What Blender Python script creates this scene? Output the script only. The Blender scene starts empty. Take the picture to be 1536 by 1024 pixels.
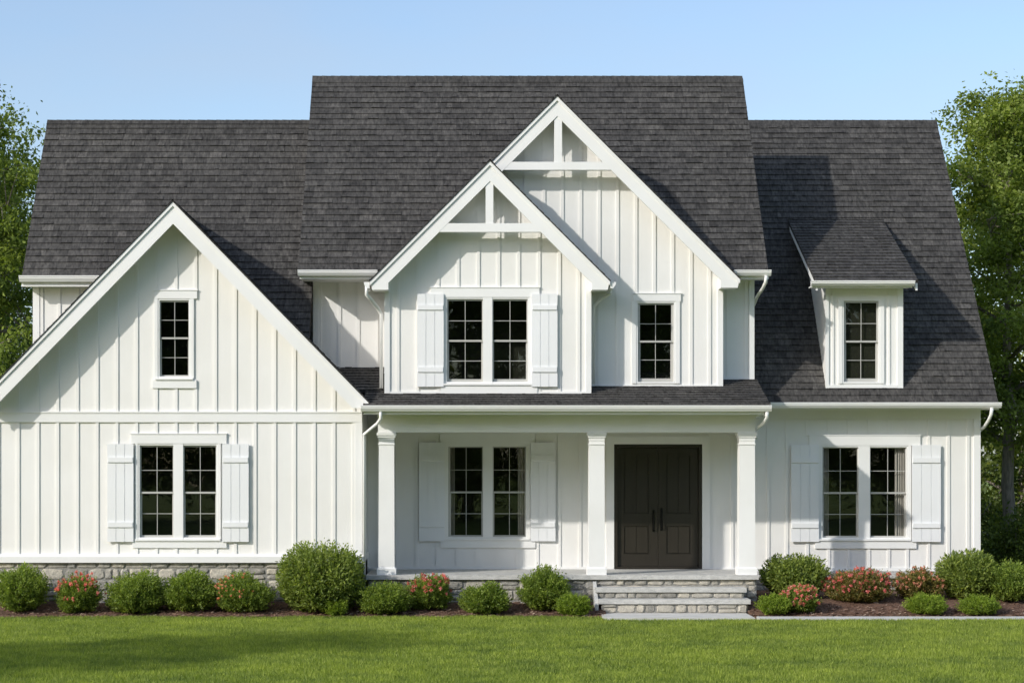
import bpy, math, random
import numpy as np
from math import radians, sin, cos, pi, sqrt, atan2
from mathutils import Vector

random.seed(7)
# ------------------------------------------------------------------ camera
F = 2800.0          # focal length in photo pixels (photo 1536 x 1024)
CX, CY = 700.0, 700.0
EYE = 2.82
scene = bpy.context.scene
cam_d = bpy.data.cameras.new("camera")
cam = bpy.data.objects.new("camera", cam_d)
scene.collection.objects.link(cam)
cam.location = (0, 0, EYE)
cam.rotation_euler = (radians(90), 0, 0)
cam_d.sensor_width = 36.0
cam_d.lens = F / 1536.0 * 36.0
cam_d.shift_x = (768 - CX) / 1536.0
cam_d.shift_y = (CY - 512) / 1536.0
cam_d.clip_start = 0.5
cam_d.clip_end = 3000
scene.camera = cam
# ------------------------------------------------------------------ light
SUN = Vector((1.30, 1.0, -0.86)).normalized()      # direction the light travels
world = bpy.data.worlds.new("World"); scene.world = world
world.use_nodes = True
wn = world.node_tree; wn.nodes.clear()
sky = wn.nodes.new('ShaderNodeTexSky'); sky.sky_type = 'NISHITA'; sky.sun_disc = False
sky.sun_elevation = math.asin(-SUN.z)
sky.sun_rotation = atan2(-SUN.x, -SUN.y)
sky.altitude = 100; sky.air_density = 1.0; sky.dust_density = 1.6; sky.ozone_density = 2.2
bg = wn.nodes.new('ShaderNodeBackground'); bg.inputs[1].default_value = 0.15
wo = wn.nodes.new('ShaderNodeOutputWorld')
tc = wn.nodes.new('ShaderNodeTexCoord'); mp = wn.nodes.new('ShaderNodeMapping'); mp.inputs['Scale'].default_value = (1.0, 1.0, 3.2)
cn = wn.nodes.new('ShaderNodeTexNoise'); cn.inputs['Scale'].default_value = 4.0; cn.inputs['Detail'].default_value = 6; cn.inputs['Roughness'].default_value = .5
cr = wn.nodes.new('ShaderNodeMapRange'); cr.inputs[1].default_value = .3; cr.inputs[2].default_value = .75; cr.inputs[3].default_value = .05; cr.inputs[4].default_value = .45
cm = wn.nodes.new('ShaderNodeMix'); cm.data_type = 'RGBA'; cm.inputs[7].default_value = (2.6, 2.9, 3.35, 1)      # thin high cirrus veil
wn.links.new(tc.outputs['Generated'], mp.inputs[0]); wn.links.new(mp.outputs[0], cn.inputs['Vector']); wn.links.new(cn.outputs['Fac'], cr.inputs[0])
wn.links.new(cr.outputs[0], cm.inputs[0]); wn.links.new(sky.outputs[0], cm.inputs[6])
wn.links.new(cm.outputs[2], bg.inputs[0]); wn.links.new(bg.outputs[0], wo.inputs[0])
sun_d = bpy.data.lights.new("sun", 'SUN'); sun_d.energy = 2.3; sun_d.angle = radians(1.0)
sun_d.color = (1.0, 0.955, 0.885)
sun = bpy.data.objects.new("sun", sun_d); scene.collection.objects.link(sun)
sun.rotation_euler = SUN.to_track_quat('-Z', 'Y').to_euler()
sun.location = (-30, -10, 40)
scene.view_settings.view_transform = 'Standard'
scene.view_settings.look = 'None'
scene.view_settings.exposure = 0.52
scene.view_settings.gamma = 1.0
scene.cycles.max_bounces = 8
scene.cycles.transparent_max_bounces = 12

COL = scene.collection
def XP(px, Y): return (px - CX) * Y / F
def ZP(py, Y): return EYE + (CY - py) * Y / F

# ------------------------------------------------------------------ materials
def new_mat(name):
    m = bpy.data.materials.new(name); m.use_nodes = True
    nt = m.node_tree; b = nt.nodes['Principled BSDF']
    return m, nt, b
def N(nt, t, **k):
    n = nt.nodes.new(t)
    for a, v in k.items(): setattr(n, a, v)
    return n
def L(nt, a, b): nt.links.new(a, b)
def coords(nt, scale=(1, 1, 1)):
    g = N(nt, 'ShaderNodeNewGeometry'); mp = N(nt, 'ShaderNodeMapping')
    mp.inputs['Scale'].default_value = scale
    L(nt, g.outputs['Position'], mp.inputs[0]); return mp.outputs[0]
def noise(nt, vec, scale, detail=4, rough=.55):
    n = N(nt, 'ShaderNodeTexNoise'); n.inputs['Scale'].default_value = scale
    n.inputs['Detail'].default_value = detail; n.inputs['Roughness'].default_value = rough
    L(nt, vec, n.inputs['Vector']); return n.outputs['Fac']
def ramp(nt, fac, stops):
    r = N(nt, 'ShaderNodeValToRGB'); e = r.color_ramp.elements
    while len(e) < len(stops): e.new(.5)
    for i, (p, c) in enumerate(stops):
        e[i].position = p; e[i].color = (*c, 1)
    L(nt, fac, r.inputs[0]); return r.outputs[0]
def mixc(nt, fac, a, b, mode='MIX'):
    m = N(nt, 'ShaderNodeMix', data_type='RGBA', blend_type=mode)
    if isinstance(fac, (int, float)): m.inputs[0].default_value = fac
    else: L(nt, fac, m.inputs[0])
    for i, v in ((6, a), (7, b)):
        if isinstance(v, tuple): m.inputs[i].default_value = (*v, 1)
        else: L(nt, v, m.inputs[i])
    return m.outputs[2]
def bump(nt, b, h, strength=.3, dist=.01):
    n = N(nt, 'ShaderNodeBump'); n.inputs['Strength'].default_value = strength
    n.inputs['Distance'].default_value = dist
    L(nt, h, n.inputs['Height']); L(nt, n.outputs[0], b.inputs['Normal'])
def attr(nt, name='rnd'):
    a = N(nt, 'ShaderNodeAttribute'); a.attribute_name = name; return a.outputs['Fac']

def mk_white(name, base, grain=True, rough=.55):
    m, nt, b = new_mat(name)
    b.inputs['Roughness'].default_value = rough
    v = coords(nt, (14, 14, .7)) if grain else coords(nt)
    n1 = noise(nt, v, 3.0 if grain else 2.0, 5, .6)
    n2 = noise(nt, coords(nt, (1, 1, 1)), .9, 3)
    lo = tuple(x * .955 for x in base)
    c = mixc(nt, n1, lo, base)
    stain = ramp(nt, n2, [(0.35, (.95, .945, .93)), (.62, (1, 1, 1))])
    c = mixc(nt, .8, c, stain, 'MULTIPLY')
    L(nt, c, b.inputs['Base Color'])
    bump(nt, b, n1, .25 if grain else .08, .004)
    return m
M = {}
M['siding'] = mk_white('white_siding', (.865, .855, .83))
M['trim'] = mk_white('white_trim', (.87, .87, .86), False, .45)
M['shutter'] = mk_white('shutter_paint', (.86, .87, .885), True, .45)
M['gutter'] = mk_white('gutter_enamel', (.87, .87, .86), False, .3)
M['sash'] = mk_white('sash_paint', (.50, .495, .47), False, .4)
M['curtain'] = mk_white('curtain_cloth', (.50, .48, .455), True, .9)

m, nt, b = new_mat('asphalt_shingle')
r = attr(nt)
g1 = noise(nt, coords(nt, (1, 1, 1)), 1.1, 3)
g2 = noise(nt, coords(nt, (20, 9, 6)), 1.0, 5, .7)
g3 = noise(nt, coords(nt, (1, 1, 1)), 140, 2, .8)
c = ramp(nt, r, [(0, (.038, .0365, .0355)), (.35, (.056, .054, .052)), (.65, (.066, .0635, .061)), (1, (.088, .084, .080))])
c = mixc(nt, .95, c, ramp(nt, g2, [(.34, (.42, .42, .43)), (.66, (1.55, 1.53, 1.5))]), 'MULTIPLY')
c = mixc(nt, .5, c, ramp(nt, g1, [(.3, (.8, .8, .82)), (.7, (1.15, 1.14, 1.1))]), 'MULTIPLY')
c = mixc(nt, .5, c, ramp(nt, g3, [(.3, (.6, .6, .6)), (.7, (1.4, 1.4, 1.4))]), 'MULTIPLY')
L(nt, c, b.inputs['Base Color']); b.inputs['Roughness'].default_value = .85
b.inputs['Specular IOR Level'].default_value = .3
bump(nt, b, g2, .6, .01)
M['shingle'] = m

m, nt, b = new_mat('field_stone')
r = attr(nt)
c = ramp(nt, r, [(0, (.27, .26, .235)), (.3, (.44, .42, .37)), (.55, (.56, .52, .44)), (.75, (.40, .39, .365)), (1, (.64, .59, .49))])
n1 = noise(nt, coords(nt), 11, 6, .7); n2 = noise(nt, coords(nt, (1, 1, 2.5)), 38, 5, .7)
c = mixc(nt, .8, c, ramp(nt, n1, [(.3, (.55, .55, .56)), (.7, (1.3, 1.28, 1.22))]), 'MULTIPLY')
c = mixc(nt, .6, c, ramp(nt, n2, [(.3, (.7, .7, .7)), (.7, (1.2, 1.2, 1.2))]), 'MULTIPLY')
L(nt, c, b.inputs['Base Color']); b.inputs['Roughness'].default_value = .8
bump(nt, b, n1, .9, .03)
M['stone'] = m
m, nt, b = new_mat('mortar')
c = ramp(nt, noise(nt, coords(nt), 40, 4), [(.3, (.20, .195, .18)), (.7, (.34, .33, .30))])
L(nt, c, b.inputs['Base Color']); b.inputs['Roughness'].default_value = .95
M['mortar'] = m
m, nt, b = new_mat('bluestone_slab')
n1 = noise(nt, coords(nt, (1, 1, 3)), 7, 6, .7); n2 = noise(nt, coords(nt), 60, 3, .7)
c = ramp(nt, n1, [(.3, (.38, .38, .365)), (.5, (.52, .515, .49)), (.7, (.62, .61, .585))])
c = mixc(nt, .5, c, ramp(nt, n2, [(.3, (.75, .75, .75)), (.7, (1.15, 1.15, 1.15))]), 'MULTIPLY')
L(nt, c, b.inputs['Base Color']); b.inputs['Roughness'].default_value = .7
bump(nt, b, n1, .5, .012)
M['slab'] = m
m, nt, b = new_mat('concrete')
n1 = noise(nt, coords(nt), 3, 6, .7); n2 = noise(nt, coords(nt), 90, 3, .7)
c = ramp(nt, n1, [(.3, (.50, .49, .46)), (.7, (.64, .63, .60))])
c = mixc(nt, .5, c, ramp(nt, n2, [(.3, (.85, .85, .85)), (.7, (1.1, 1.1, 1.1))]), 'MULTIPLY')
L(nt, c, b.inputs['Base Color']); b.inputs['Roughness'].default_value = .85
M['concrete'] = m
m, nt, b = new_mat('dark_door_paint')
n1 = noise(nt, coords(nt, (30, 30, 1.5)), 1.5, 5, .6)
c = ramp(nt, n1, [(.3, (.022, .018, .013)), (.7, (.031, .026, .019))])
L(nt, c, b.inputs['Base Color']); b.inputs['Roughness'].default_value = .38
bump(nt, b, n1, .2, .003)
M['door'] = m
m, nt, b = new_mat('black_metal')
b.inputs['Base Color'].default_value = (.012, .012, .012, 1); b.inputs['Metallic'].default_value = .7
b.inputs['Roughness'].default_value = .3
M['metal'] = m
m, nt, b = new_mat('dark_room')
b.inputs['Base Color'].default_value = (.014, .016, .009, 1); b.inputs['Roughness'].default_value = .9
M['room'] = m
m, nt, b = new_mat('window_glass')
nt.nodes.remove(b); out = nt.nodes['Material Output']
tr = N(nt, 'ShaderNodeBsdfTransparent'); tr.inputs[0].default_value = (.88, .88, .85, 1)
gl = N(nt, 'ShaderNodeBsdfGlossy'); gl.inputs['Roughness'].default_value = .01
gl.inputs['Color'].default_value = (.9, .95, .85, 1)
lw = N(nt, 'ShaderNodeLayerWeight'); lw.inputs[0].default_value = .5
pw = N(nt, 'ShaderNodeMath', operation='POWER'); pw.inputs[1].default_value = 5; L(nt, lw.outputs['Facing'], pw.inputs[0])
fr = N(nt, 'ShaderNodeMath', operation='MULTIPLY_ADD'); fr.inputs[1].default_value = .93; fr.inputs[2].default_value = .065; L(nt, pw.outputs[0], fr.inputs[0])
wv = noise(nt, coords(nt), 1.3, 2)
bp = N(nt, 'ShaderNodeBump'); bp.inputs['Strength'].default_value = .15; bp.inputs['Distance'].default_value = .01
L(nt, wv, bp.inputs['Height']); L(nt, bp.outputs[0], gl.inputs['Normal'])
mx = N(nt, 'ShaderNodeMixShader')
L(nt, fr.outputs[0], mx.inputs[0]); L(nt, tr.outputs[0], mx.inputs[1]); L(nt, gl.outputs[0], mx.inputs[2])
L(nt, mx.outputs[0], out.inputs[0])
M['glass'] = m

def mk_leaf(name, dark, mid, light, trans=.35, rough=.55):
    m, nt, b = new_mat(name)
    out = nt.nodes['Material Output']
    c = ramp(nt, attr(nt), [(0, dark), (.5, mid), (1, light)])
    v = ramp(nt, attr(nt, 'tone'), [(0, (.66, .72, .76)), (1, (1.32, 1.25, 1.0))])
    c = mixc(nt, 1.0, c, v, 'MULTIPLY')
    L(nt, c, b.inputs['Base Color']); b.inputs['Roughness'].default_value = rough
    b.inputs['Specular IOR Level'].default_value = .35
    t = N(nt, 'ShaderNodeBsdfTranslucent'); c2 = mixc(nt, 1.0, c, (1.25, 1.3, .55), 'MULTIPLY')
    L(nt, c2, t.inputs[0])
    mx = N(nt, 'ShaderNodeMixShader'); mx.inputs[0].default_value = trans
    L(nt, b.outputs[0], mx.inputs[1]); L(nt, t.outputs[0], mx.inputs[2]); L(nt, mx.outputs[0], out.inputs[0])
    return m
M['leaf_tree'] = mk_leaf('tree_leaves', (0.100, 0.144, 0.029), (0.186, 0.248, 0.049), (0.300, 0.364, 0.086), .42)
M['leaf_far'] = mk_leaf('woodland_leaves', (0.058, 0.090, 0.020), (0.113, 0.156, 0.032), (0.202, 0.245, 0.048), .4)
M['leaf_box'] = mk_leaf('boxwood_leaves', (0.102, 0.156, 0.033), (0.196, 0.271, 0.054), (0.342, 0.431, 0.090), .4)
M['leaf_lime'] = mk_leaf('lime_shrub_leaves', (.13, .19, .022), (.22, .31, .04), (.33, .43, .07), .4)
M['leaf_tall'] = mk_leaf('feathery_leaves', (0.120, 0.170, 0.048), (0.215, 0.280, 0.069), (0.349, 0.413, 0.110), .4)
M['leaf_rust'] = mk_leaf('bronze_shrub_leaves', (0.113, 0.140, 0.036), (0.216, 0.206, 0.061), (0.405, 0.242, 0.109))
M['petal'] = mk_leaf('coral_petals', (0.650, 0.119, 0.128), (0.806, 0.204, 0.231), (0.910, 0.408, 0.436), .3, .6)
M['petal_pink'] = mk_leaf('salmon_petals', (0.625, 0.195, 0.140), (0.750, 0.312, 0.224), (0.825, 0.468, 0.364), .3, .6)
M['grass'] = mk_leaf('grass_blades', (0.163, 0.222, 0.039), (0.253, 0.330, 0.062), (0.380, 0.435, 0.134), .42, .6)
m, nt, b = new_mat('bark')
n1 = noise(nt, coords(nt, (6, 6, 1)), 4, 6, .7)
L(nt, ramp(nt, n1, [(.3, (.10, .085, .068)), (.7, (.32, .28, .23))]), b.inputs['Base Color'])
b.inputs['Roughness'].default_value = .95; bump(nt, b, n1, .9, .03)
M['bark'] = m
m, nt, b = new_mat('lawn_soil')
n1 = noise(nt, coords(nt), .5, 5, .6); n2 = noise(nt, coords(nt), 22, 5, .8)
c = ramp(nt, n1, [(.35, (.15, .20, .026)), (.65, (.20, .26, .038))])
c = mixc(nt, .7, c, ramp(nt, n2, [(.3, (.6, .65, .6)), (.7, (1.25, 1.2, 1.1))]), 'MULTIPLY')
L(nt, c, b.inputs['Base Color']); b.inputs['Roughness'].default_value = 1
bump(nt, b, n2, .8, .03)
M['lawn'] = m
m, nt, b = new_mat('bark_mulch')
n1 = noise(nt, coords(nt, (1, 2, 1)), 26, 6, .8); n2 = attr(nt)
c = ramp(nt, n1, [(.3, (.075, .042, .027)), (.5, (.20, .11, .072)), (.7, (.34, .21, .14))])
L(nt, c, b.inputs['Base Color']); b.inputs['Roughness'].default_value = 1
bump(nt, b, n1, 1, .05)
M['mulch'] = m
m, nt, b = new_mat('mulch_chips')
c = ramp(nt, attr(nt), [(0, (.07, .04, .027)), (.5, (.20, .115, .078)), (.85, (.34, .22, .155)), (1, (.50, .38, .28))])
L(nt, c, b.inputs['Base Color']); b.inputs['Roughness'].default_value = .95
M['chips'] = m

# ------------------------------------------------------------------ mesh helpers
class MB:
    def __init__(s): s.v = []; s.f = []; s.m = []; s.r = []
    def poly(s, pts, mi=0, r=.5):
        i = len(s.v); s.v += [tuple(p) for p in pts]
        s.f.append(tuple(range(i, i + len(pts)))); s.m.append(mi); s.r.append(r)
    def quad(s, a, b, c, d, mi=0, r=.5): s.poly((a, b, c, d), mi, r)
    def box(s, x0, x1, y0, y1, z0, z1, mi=0, r=.5):
        if x0 > x1: x0, x1 = x1, x0
        if y0 > y1: y0, y1 = y1, y0
        if z0 > z1: z0, z1 = z1, z0
        i = len(s.v)
        s.v += [(x0, y0, z0), (x1, y0, z0), (x1, y1, z0), (x0, y1, z0), (x0, y0, z1), (x1, y0, z1), (x1, y1, z1), (x0, y1, z1)]
        for q in ((0, 1, 5, 4), (1, 2, 6, 5), (2, 3, 7, 6), (3, 0, 4, 7), (4, 5, 6, 7), (3, 2, 1, 0)):
            s.f.append(tuple(i + k for k in q)); s.m.append(mi); s.r.append(r)
    def frustum(s, cx, cy, w0, w1, z0, z1, mi=0):
        i = len(s.v)
        for w, z in ((w0, z0), (w1, z1)):
            s.v += [(cx - w, cy - w, z), (cx + w, cy - w, z), (cx + w, cy + w, z), (cx - w, cy + w, z)]
        for q in ((0, 1, 5, 4), (1, 2, 6, 5), (2, 3, 7, 6), (3, 0, 4, 7), (4, 5, 6, 7), (3, 2, 1, 0)):
            s.f.append(tuple(i + k for k in q)); s.m.append(mi); s.r.append(.5)
    def prism_xz(s, pts, y0, y1, mi=0):       # outline in the XZ plane, extruded in Y
        n = len(pts)
        a = sum(pts[k][0] * pts[(k + 1) % n][1] - pts[(k + 1) % n][0] * pts[k][1] for k in range(n))
        if a < 0: pts = pts[::-1]
        s.poly([(x, y0, z) for x, z in pts], mi)
        s.poly([(x, y1, z) for x, z in pts[::-1]], mi)
        for k in range(n):
            (xa, za), (xb, zb) = pts[k], pts[(k + 1) % n]
            s.quad((xa, y0, za), (xa, y1, za), (xb, y1, zb), (xb, y0, zb), mi)
    def prism_yz(s, pts, x0, x1, mi=0):       # outline in the YZ plane, extruded in X
        n = len(pts)
        a = sum(pts[k][0] * pts[(k + 1) % n][1] - pts[(k + 1) % n][0] * pts[k][1] for k in range(n))
        if a < 0: pts = pts[::-1]
        s.poly([(x1, y, z) for y, z in pts], mi)
        s.poly([(x0, y, z) for y, z in pts[::-1]], mi)
        for k in range(n):
            (ya, za), (yb, zb) = pts[k], pts[(k + 1) % n]
            s.quad((x0, ya, za), (x0, yb, zb), (x1, yb, zb), (x1, ya, za), mi)
    def tube(s, pts, rad, n=10, mi=0, r=.5):
        if not isinstance(rad, (list, tuple)): rad = [rad] * len(pts)
        pts = [Vector(p) for p in pts]; rings = []
        for k, p in enumerate(pts):
            if k == 0: d = pts[1] - p
            elif k == len(pts) - 1: d = p - pts[k - 1]
            else: d = (pts[k + 1] - p).normalized() + (p - pts[k - 1]).normalized()
            d.normalize()
            u = d.cross(Vector((0, 0, 1)) if abs(d.z) < .93 else Vector((0, 1, 0))).normalized()
            w = d.cross(u)
            i = len(s.v); rings.append(i)
            for j in range(n):
                a = 2 * pi * j / n + pi / 4; q = p + (u * cos(a) + w * sin(a)) * rad[k]
                s.v.append(tuple(q))
        for a, bb in zip(rings[:-1], rings[1:]):
            for j in range(n):
                j2 = (j + 1) % n
                s.f.append((a + j, a + j2, bb + j2, bb + j)); s.m.append(mi); s.r.append(r)
        s.f.append(tuple(rings[0] + j for j in range(n))[::-1]); s.m.append(mi); s.r.append(r)
        s.f.append(tuple(rings[-1] + j for j in range(n))); s.m.append(mi); s.r.append(r)
    def build(s, name, mats, parent=None, smooth=False, origin=None):
        me = bpy.data.meshes.new(name)
        v = s.v
        if origin: v = [(x - origin[0], y - origin[1], z - origin[2]) for x, y, z in v]
        me.from_pydata(v, [], s.f)
        for mm in (mats if isinstance(mats, list) else [mats]): me.materials.append(mm)
        me.polygons.foreach_set('material_index', s.m)
        a = me.attributes.new('rnd', 'FLOAT', 'FACE'); a.data.foreach_set('value', s.r)
        if smooth: me.polygons.foreach_set('use_smooth', [True] * len(s.f))
        me.update()
        o = bpy.data.objects.new(name, me); COL.objects.link(o)
        if origin: o.location = origin
        if parent: o.parent = parent
        return o

def leaf_mesh(name, c, d, l, w, rnd, tone, mat, seed=0):
    """one mesh of rhombic leaves: centres c, axes d, lengths l, widths w"""
    rg = np.random.default_rng(seed); n = len(c)
    d = d / (np.linalg.norm(d, axis=1, keepdims=True) + 1e-9)
    q = rg.normal(size=(n, 3)); s_ = np.cross(d, q); s_ /= (np.linalg.norm(s_, axis=1, keepdims=True) + 1e-9)
    nrm = np.cross(d, s_)
    l = l[:, None]; w = w[:, None]
    V = np.empty((n, 4, 3), np.float32)
    V[:, 0] = c; V[:, 1] = c + d * l * .45 + s_ * w * .5 + nrm * w * .12
    V[:, 2] = c + d * l; V[:, 3] = c + d * l * .45 - s_ * w * .5 + nrm * w * .12
    me = bpy.data.meshes.new(name)
    me.vertices.add(4 * n); me.vertices.foreach_set('co', V.ravel())
    me.loops.add(4 * n); me.loops.foreach_set('vertex_index', np.arange(4 * n, dtype=np.int32))
    me.polygons.add(n); me.polygons.foreach_set('loop_start', np.arange(0, 4 * n, 4, dtype=np.int32))
    me.update(calc_edges=True)
    a = me.attributes.new('rnd', 'FLOAT', 'FACE'); a.data.foreach_set('value', rnd.astype(np.float32))
    a = me.attributes.new('tone', 'FLOAT', 'FACE'); a.data.foreach_set('value', tone.astype(np.float32))
    me.materials.append(mat)
    return me
def link(name, me, parent=None, loc=None):
    o = bpy.data.objects.new(name, me); COL.objects.link(o)
    if parent: o.parent = parent
    if loc: o.location = loc
    return o
def empty(name, loc=(0, 0, 0)):
    o = bpy.data.objects.new(name, None); COL.objects.link(o); o.location = loc
    o.empty_display_size = .3; return o
def tag(o, label=None, cat=None, group=None, kind=None):
    for k, v in (('label', label), ('category', cat), ('group', group), ('kind', kind)):
        if v: o[k] = v
    return o

# ================================================================== GROUND
BED_FRONT = 34.82
def bed_edge(x):
    if x > 5.3: return 34.66
    return BED_FRONT + .07 * sin(x * 1.7) + .05 * sin(x * 4.1 + 1)
def bed_z(x, y):
    e = bed_edge(x)
    return .02 + min(.30, max(0, y - e) * .17) + .012 * sin(x * 5 + y * 3) * sin(y * 7 - x * 2)
mb = MB()
mb.quad((-900, -400, -.004), (900, -400, -.004), (900, 1500, -.004), (-900, 1500, -.004))
lawn = mb.build('lawn', M['lawn']); tag(lawn, kind='structure')

def bed(name, x0, x1, y1, label):
    mb = MB(); nx = int((x1 - x0) / .12); ny = 14; rr = random.Random(3)
    idx = {}
    for i in range(nx + 1):
        x = x0 + (x1 - x0) * i / nx; e = bed_edge(x) - .02
        for j in range(ny + 1):
            y = e + (y1 - e) * j / ny
            z = bed_z(x, y) + (rr.uniform(-.012, .012) if j else -.03)
            idx[i, j] = len(mb.v); mb.v.append((x, y, z))
    for i in range(nx):
        for j in range(ny):
            mb.f.append((idx[i, j], idx[i + 1, j], idx[i + 1, j + 1], idx[i, j + 1])); mb.m.append(0); mb.r.append(.5)
    for k in range(int((x1 - x0) * 330)):
        x = rr.uniform(x0, x1); e = bed_edge(x); y = e + abs(rr.gauss(0, .55)) - .03
        if y > y1: continue
        z = bed_z(x, y) + rr.uniform(.0, .02); a = rr.uniform(0, pi); l = rr.uniform(.015, .05); w = rr.uniform(.005, .012)
        ux, uy = cos(a) * l, sin(a) * l; vx, vy = -sin(a) * w, cos(a) * w; t = rr.uniform(-.015, .02)
        mb.quad((x - ux - vx, y - uy - vy, z), (x + ux - vx, y + uy - vy, z + t), (x + ux + vx, y + uy + vy, z + t + .006), (x - ux + vx, y - uy + vy, z + .006), 1, rr.random())
    return tag(mb.build(name, [M['mulch'], M['chips']]), kind='structure')
bed('mulch_bed', -13, 2.62, 36.05, '')
bed('mulch_bed', 5.30, 13.5, 38.02, '')
mb = MB(); mb.box(5.38, 16, 34.15, 34.66, -.05, .05)
tag(mb.build('path', M['concrete']), kind='structure')

# ================================================================== HOUSE
house = empty('house', (0, 38, 0))
tag(house, 'white board and batten farmhouse with steep dark grey shingle roofs, front gables and columned porch', 'house')
HO = Vector((0, 38, 0))
def part(mb, name, mats, parent=None, label=None, smooth=False):
    """build with geometry kept in world position under the house (or under a part of it)"""
    mb.v = [(x, y - HO.y, z) for x, y, z in mb.v]
    o = mb.build(name, mats, parent or house, smooth)
    if label: o['label'] = label
    return o

# ---- roofs
def shingles(mb, O, u, ul, v, vl, n, seed, exp=.165, thick=.10, th=1.0):
    """field of individual tabs; O = eave corner, u along the eave, v up the slope, n outward normal"""
    rr = random.Random(seed)
    O, u, v, n = Vector(O), Vector(u).normalized(), Vector(v).normalized(), Vector(n).normalized()
    P = lambda a, b_, c: tuple(O + u * a + v * b_ + n * c)
    t = -thick
    mb.quad(P(0, 0, t), P(0, vl, t), P(ul, vl, t), P(ul, 0, t), 0, .2)
    mb.quad(P(0, 0, t), P(ul, 0, t), P(ul, 0, 0), P(0, 0, 0), 0, .1)
    mb.quad(P(0, vl, t), P(0, vl, 0), P(ul, vl, 0), P(ul, vl, t), 0, .1)
    mb.quad(P(0, 0, t), P(0, 0, 0), P(0, vl, 0), P(0, vl, t), 0, .1)
    mb.quad(P(ul, 0, t), P(ul, vl, t), P(ul, vl, 0), P(ul, 0, 0), 0, .1)
    mb.quad(P(0, 0, 0), P(ul, 0, 0), P(ul, vl, 0), P(0, vl, 0), 0, .0)
    rows = int(math.ceil(vl / exp))
    for i in range(rows):
        b0 = i * exp; b1 = min(vl, b0 + exp * 1.06); a = 0
        rowr = rr.uniform(-.06, .06); wob = rr.uniform(-.004, .004)
        while a < ul - 1e-4:
            w = rr.choice((.07, .10, .13, .17, .22, .28)) * rr.uniform(.85, 1.15)
            a1 = min(ul, a + w)
            if ul - a1 < .05: a1 = ul
            h0 = (.019 + rr.choice((0, 0, .010)) + rr.uniform(0, .004)) * th; h1 = .003
            r = min(1, max(0, rr.gauss(.5, .20) + rowr)); g = .0022 if rr.random() < .5 else 0
            bb = b0 + wob + rr.uniform(-.004, .004)
            A, B, C, D = P(a + g, bb, h0), P(a1 - g, bb, h0), P(a1 - g, b1, h1), P(a + g, b1, h1)
            A0, B0 = P(a + g, bb, 0), P(a1 - g, bb, 0); C0 = P(a1 - g, b1, 0); D0 = P(a + g, b1, 0)
            mb.quad(A, B, C, D, 0, r); mb.quad(A0, B0, B, A, 0, r * .5)
            mb.quad(B0, C0, C, B, 0, r * .5); mb.quad(D0, A0, A, D, 0, r * .5)
            a = a1
def ridge_cap(mb, a, b_, half, drop, seed):
    """overlapping cap pieces along a ridge from a to b_"""
    rr = random.Random(seed); a = Vector(a); b_ = Vector(b_); d = (b_ - a); ln = d.length; d.normalize()
    s = d.cross(Vector((0, 0, 1))).normalized(); k = 0.0
    while k < ln - .01:
        k1 = min(ln, k + .2); p, q = a + d * k, a + d * k1
        h0, h1 = .036, .030; r = rr.uniform(.15, .6); dz = Vector((0, 0, -drop))
        for sg in (-1, 1):
            A = p + Vector((0, 0, h0)); B = q + Vector((0, 0, h1))
            C = q + s * sg * half + dz + Vector((0, 0, h1)); D = p + s * sg * half + dz + Vector((0, 0, h0))
            mb.quad(A, B, C, D, 0, r)
            e = Vector((0, 0, -.035)); mb.quad(D, C, C + e, D + e, 0, r * .3)
        k = k1
def slope_roof_x(X0, X1, Ye, Ze, Yr, Zr, seed, back=True):
    """ridge along X; front slope with tabs, back slope with larger tabs"""
    mb = MB(); v = Vector((0, Yr - Ye, Zr - Ze)); n = Vector((0, -(Zr - Ze), Yr - Ye))
    shingles(mb, (X0, Ye, Ze), (1, 0, 0), X1 - X0, v, v.length, n, seed)
    if back:
        v2 = Vector((0, -(Yr - Ye), Zr - Ze)); n2 = Vector((0, Zr - Ze, Yr - Ye))
        shingles(mb, (X1, 2 * Yr - Ye, Ze), (-1, 0, 0), X1 - X0, v2, v2.length, n2, seed + 1, .36)
        sl = (Zr - Ze) / (Yr - Ye)
        ridge_cap(mb, (X0, Yr, Zr + .012), (X1, Yr, Zr + .012), .12, .12 * sl, seed)
    return mb
def gable_roof_y(xc, zc, hw, sl, Y0, Y1, seed):
    """ridge along Y, running back into the main roof"""
    mb = MB(); zf = zc - hw * sl
    for sg in (-1, 1):
        v = Vector((-sg * hw, 0, hw * sl)); n = Vector((sg * sl, 0, 1))
        if sg < 0: shingles(mb, (xc - hw, Y1, zf), (0, -1, 0), Y1 - Y0, v, v.length, n, seed, .165, .012, .5)
        else: shingles(mb, (xc + hw, Y0, zf), (0, 1, 0), Y1 - Y0, v, v.length, n, seed + 3, .165, .012, .5)
    ridge_cap(mb, (xc, Y0 + .001, zc - .012), (xc, Y1, zc - .012), .10, .10 * sl, seed)
    return mb

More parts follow.
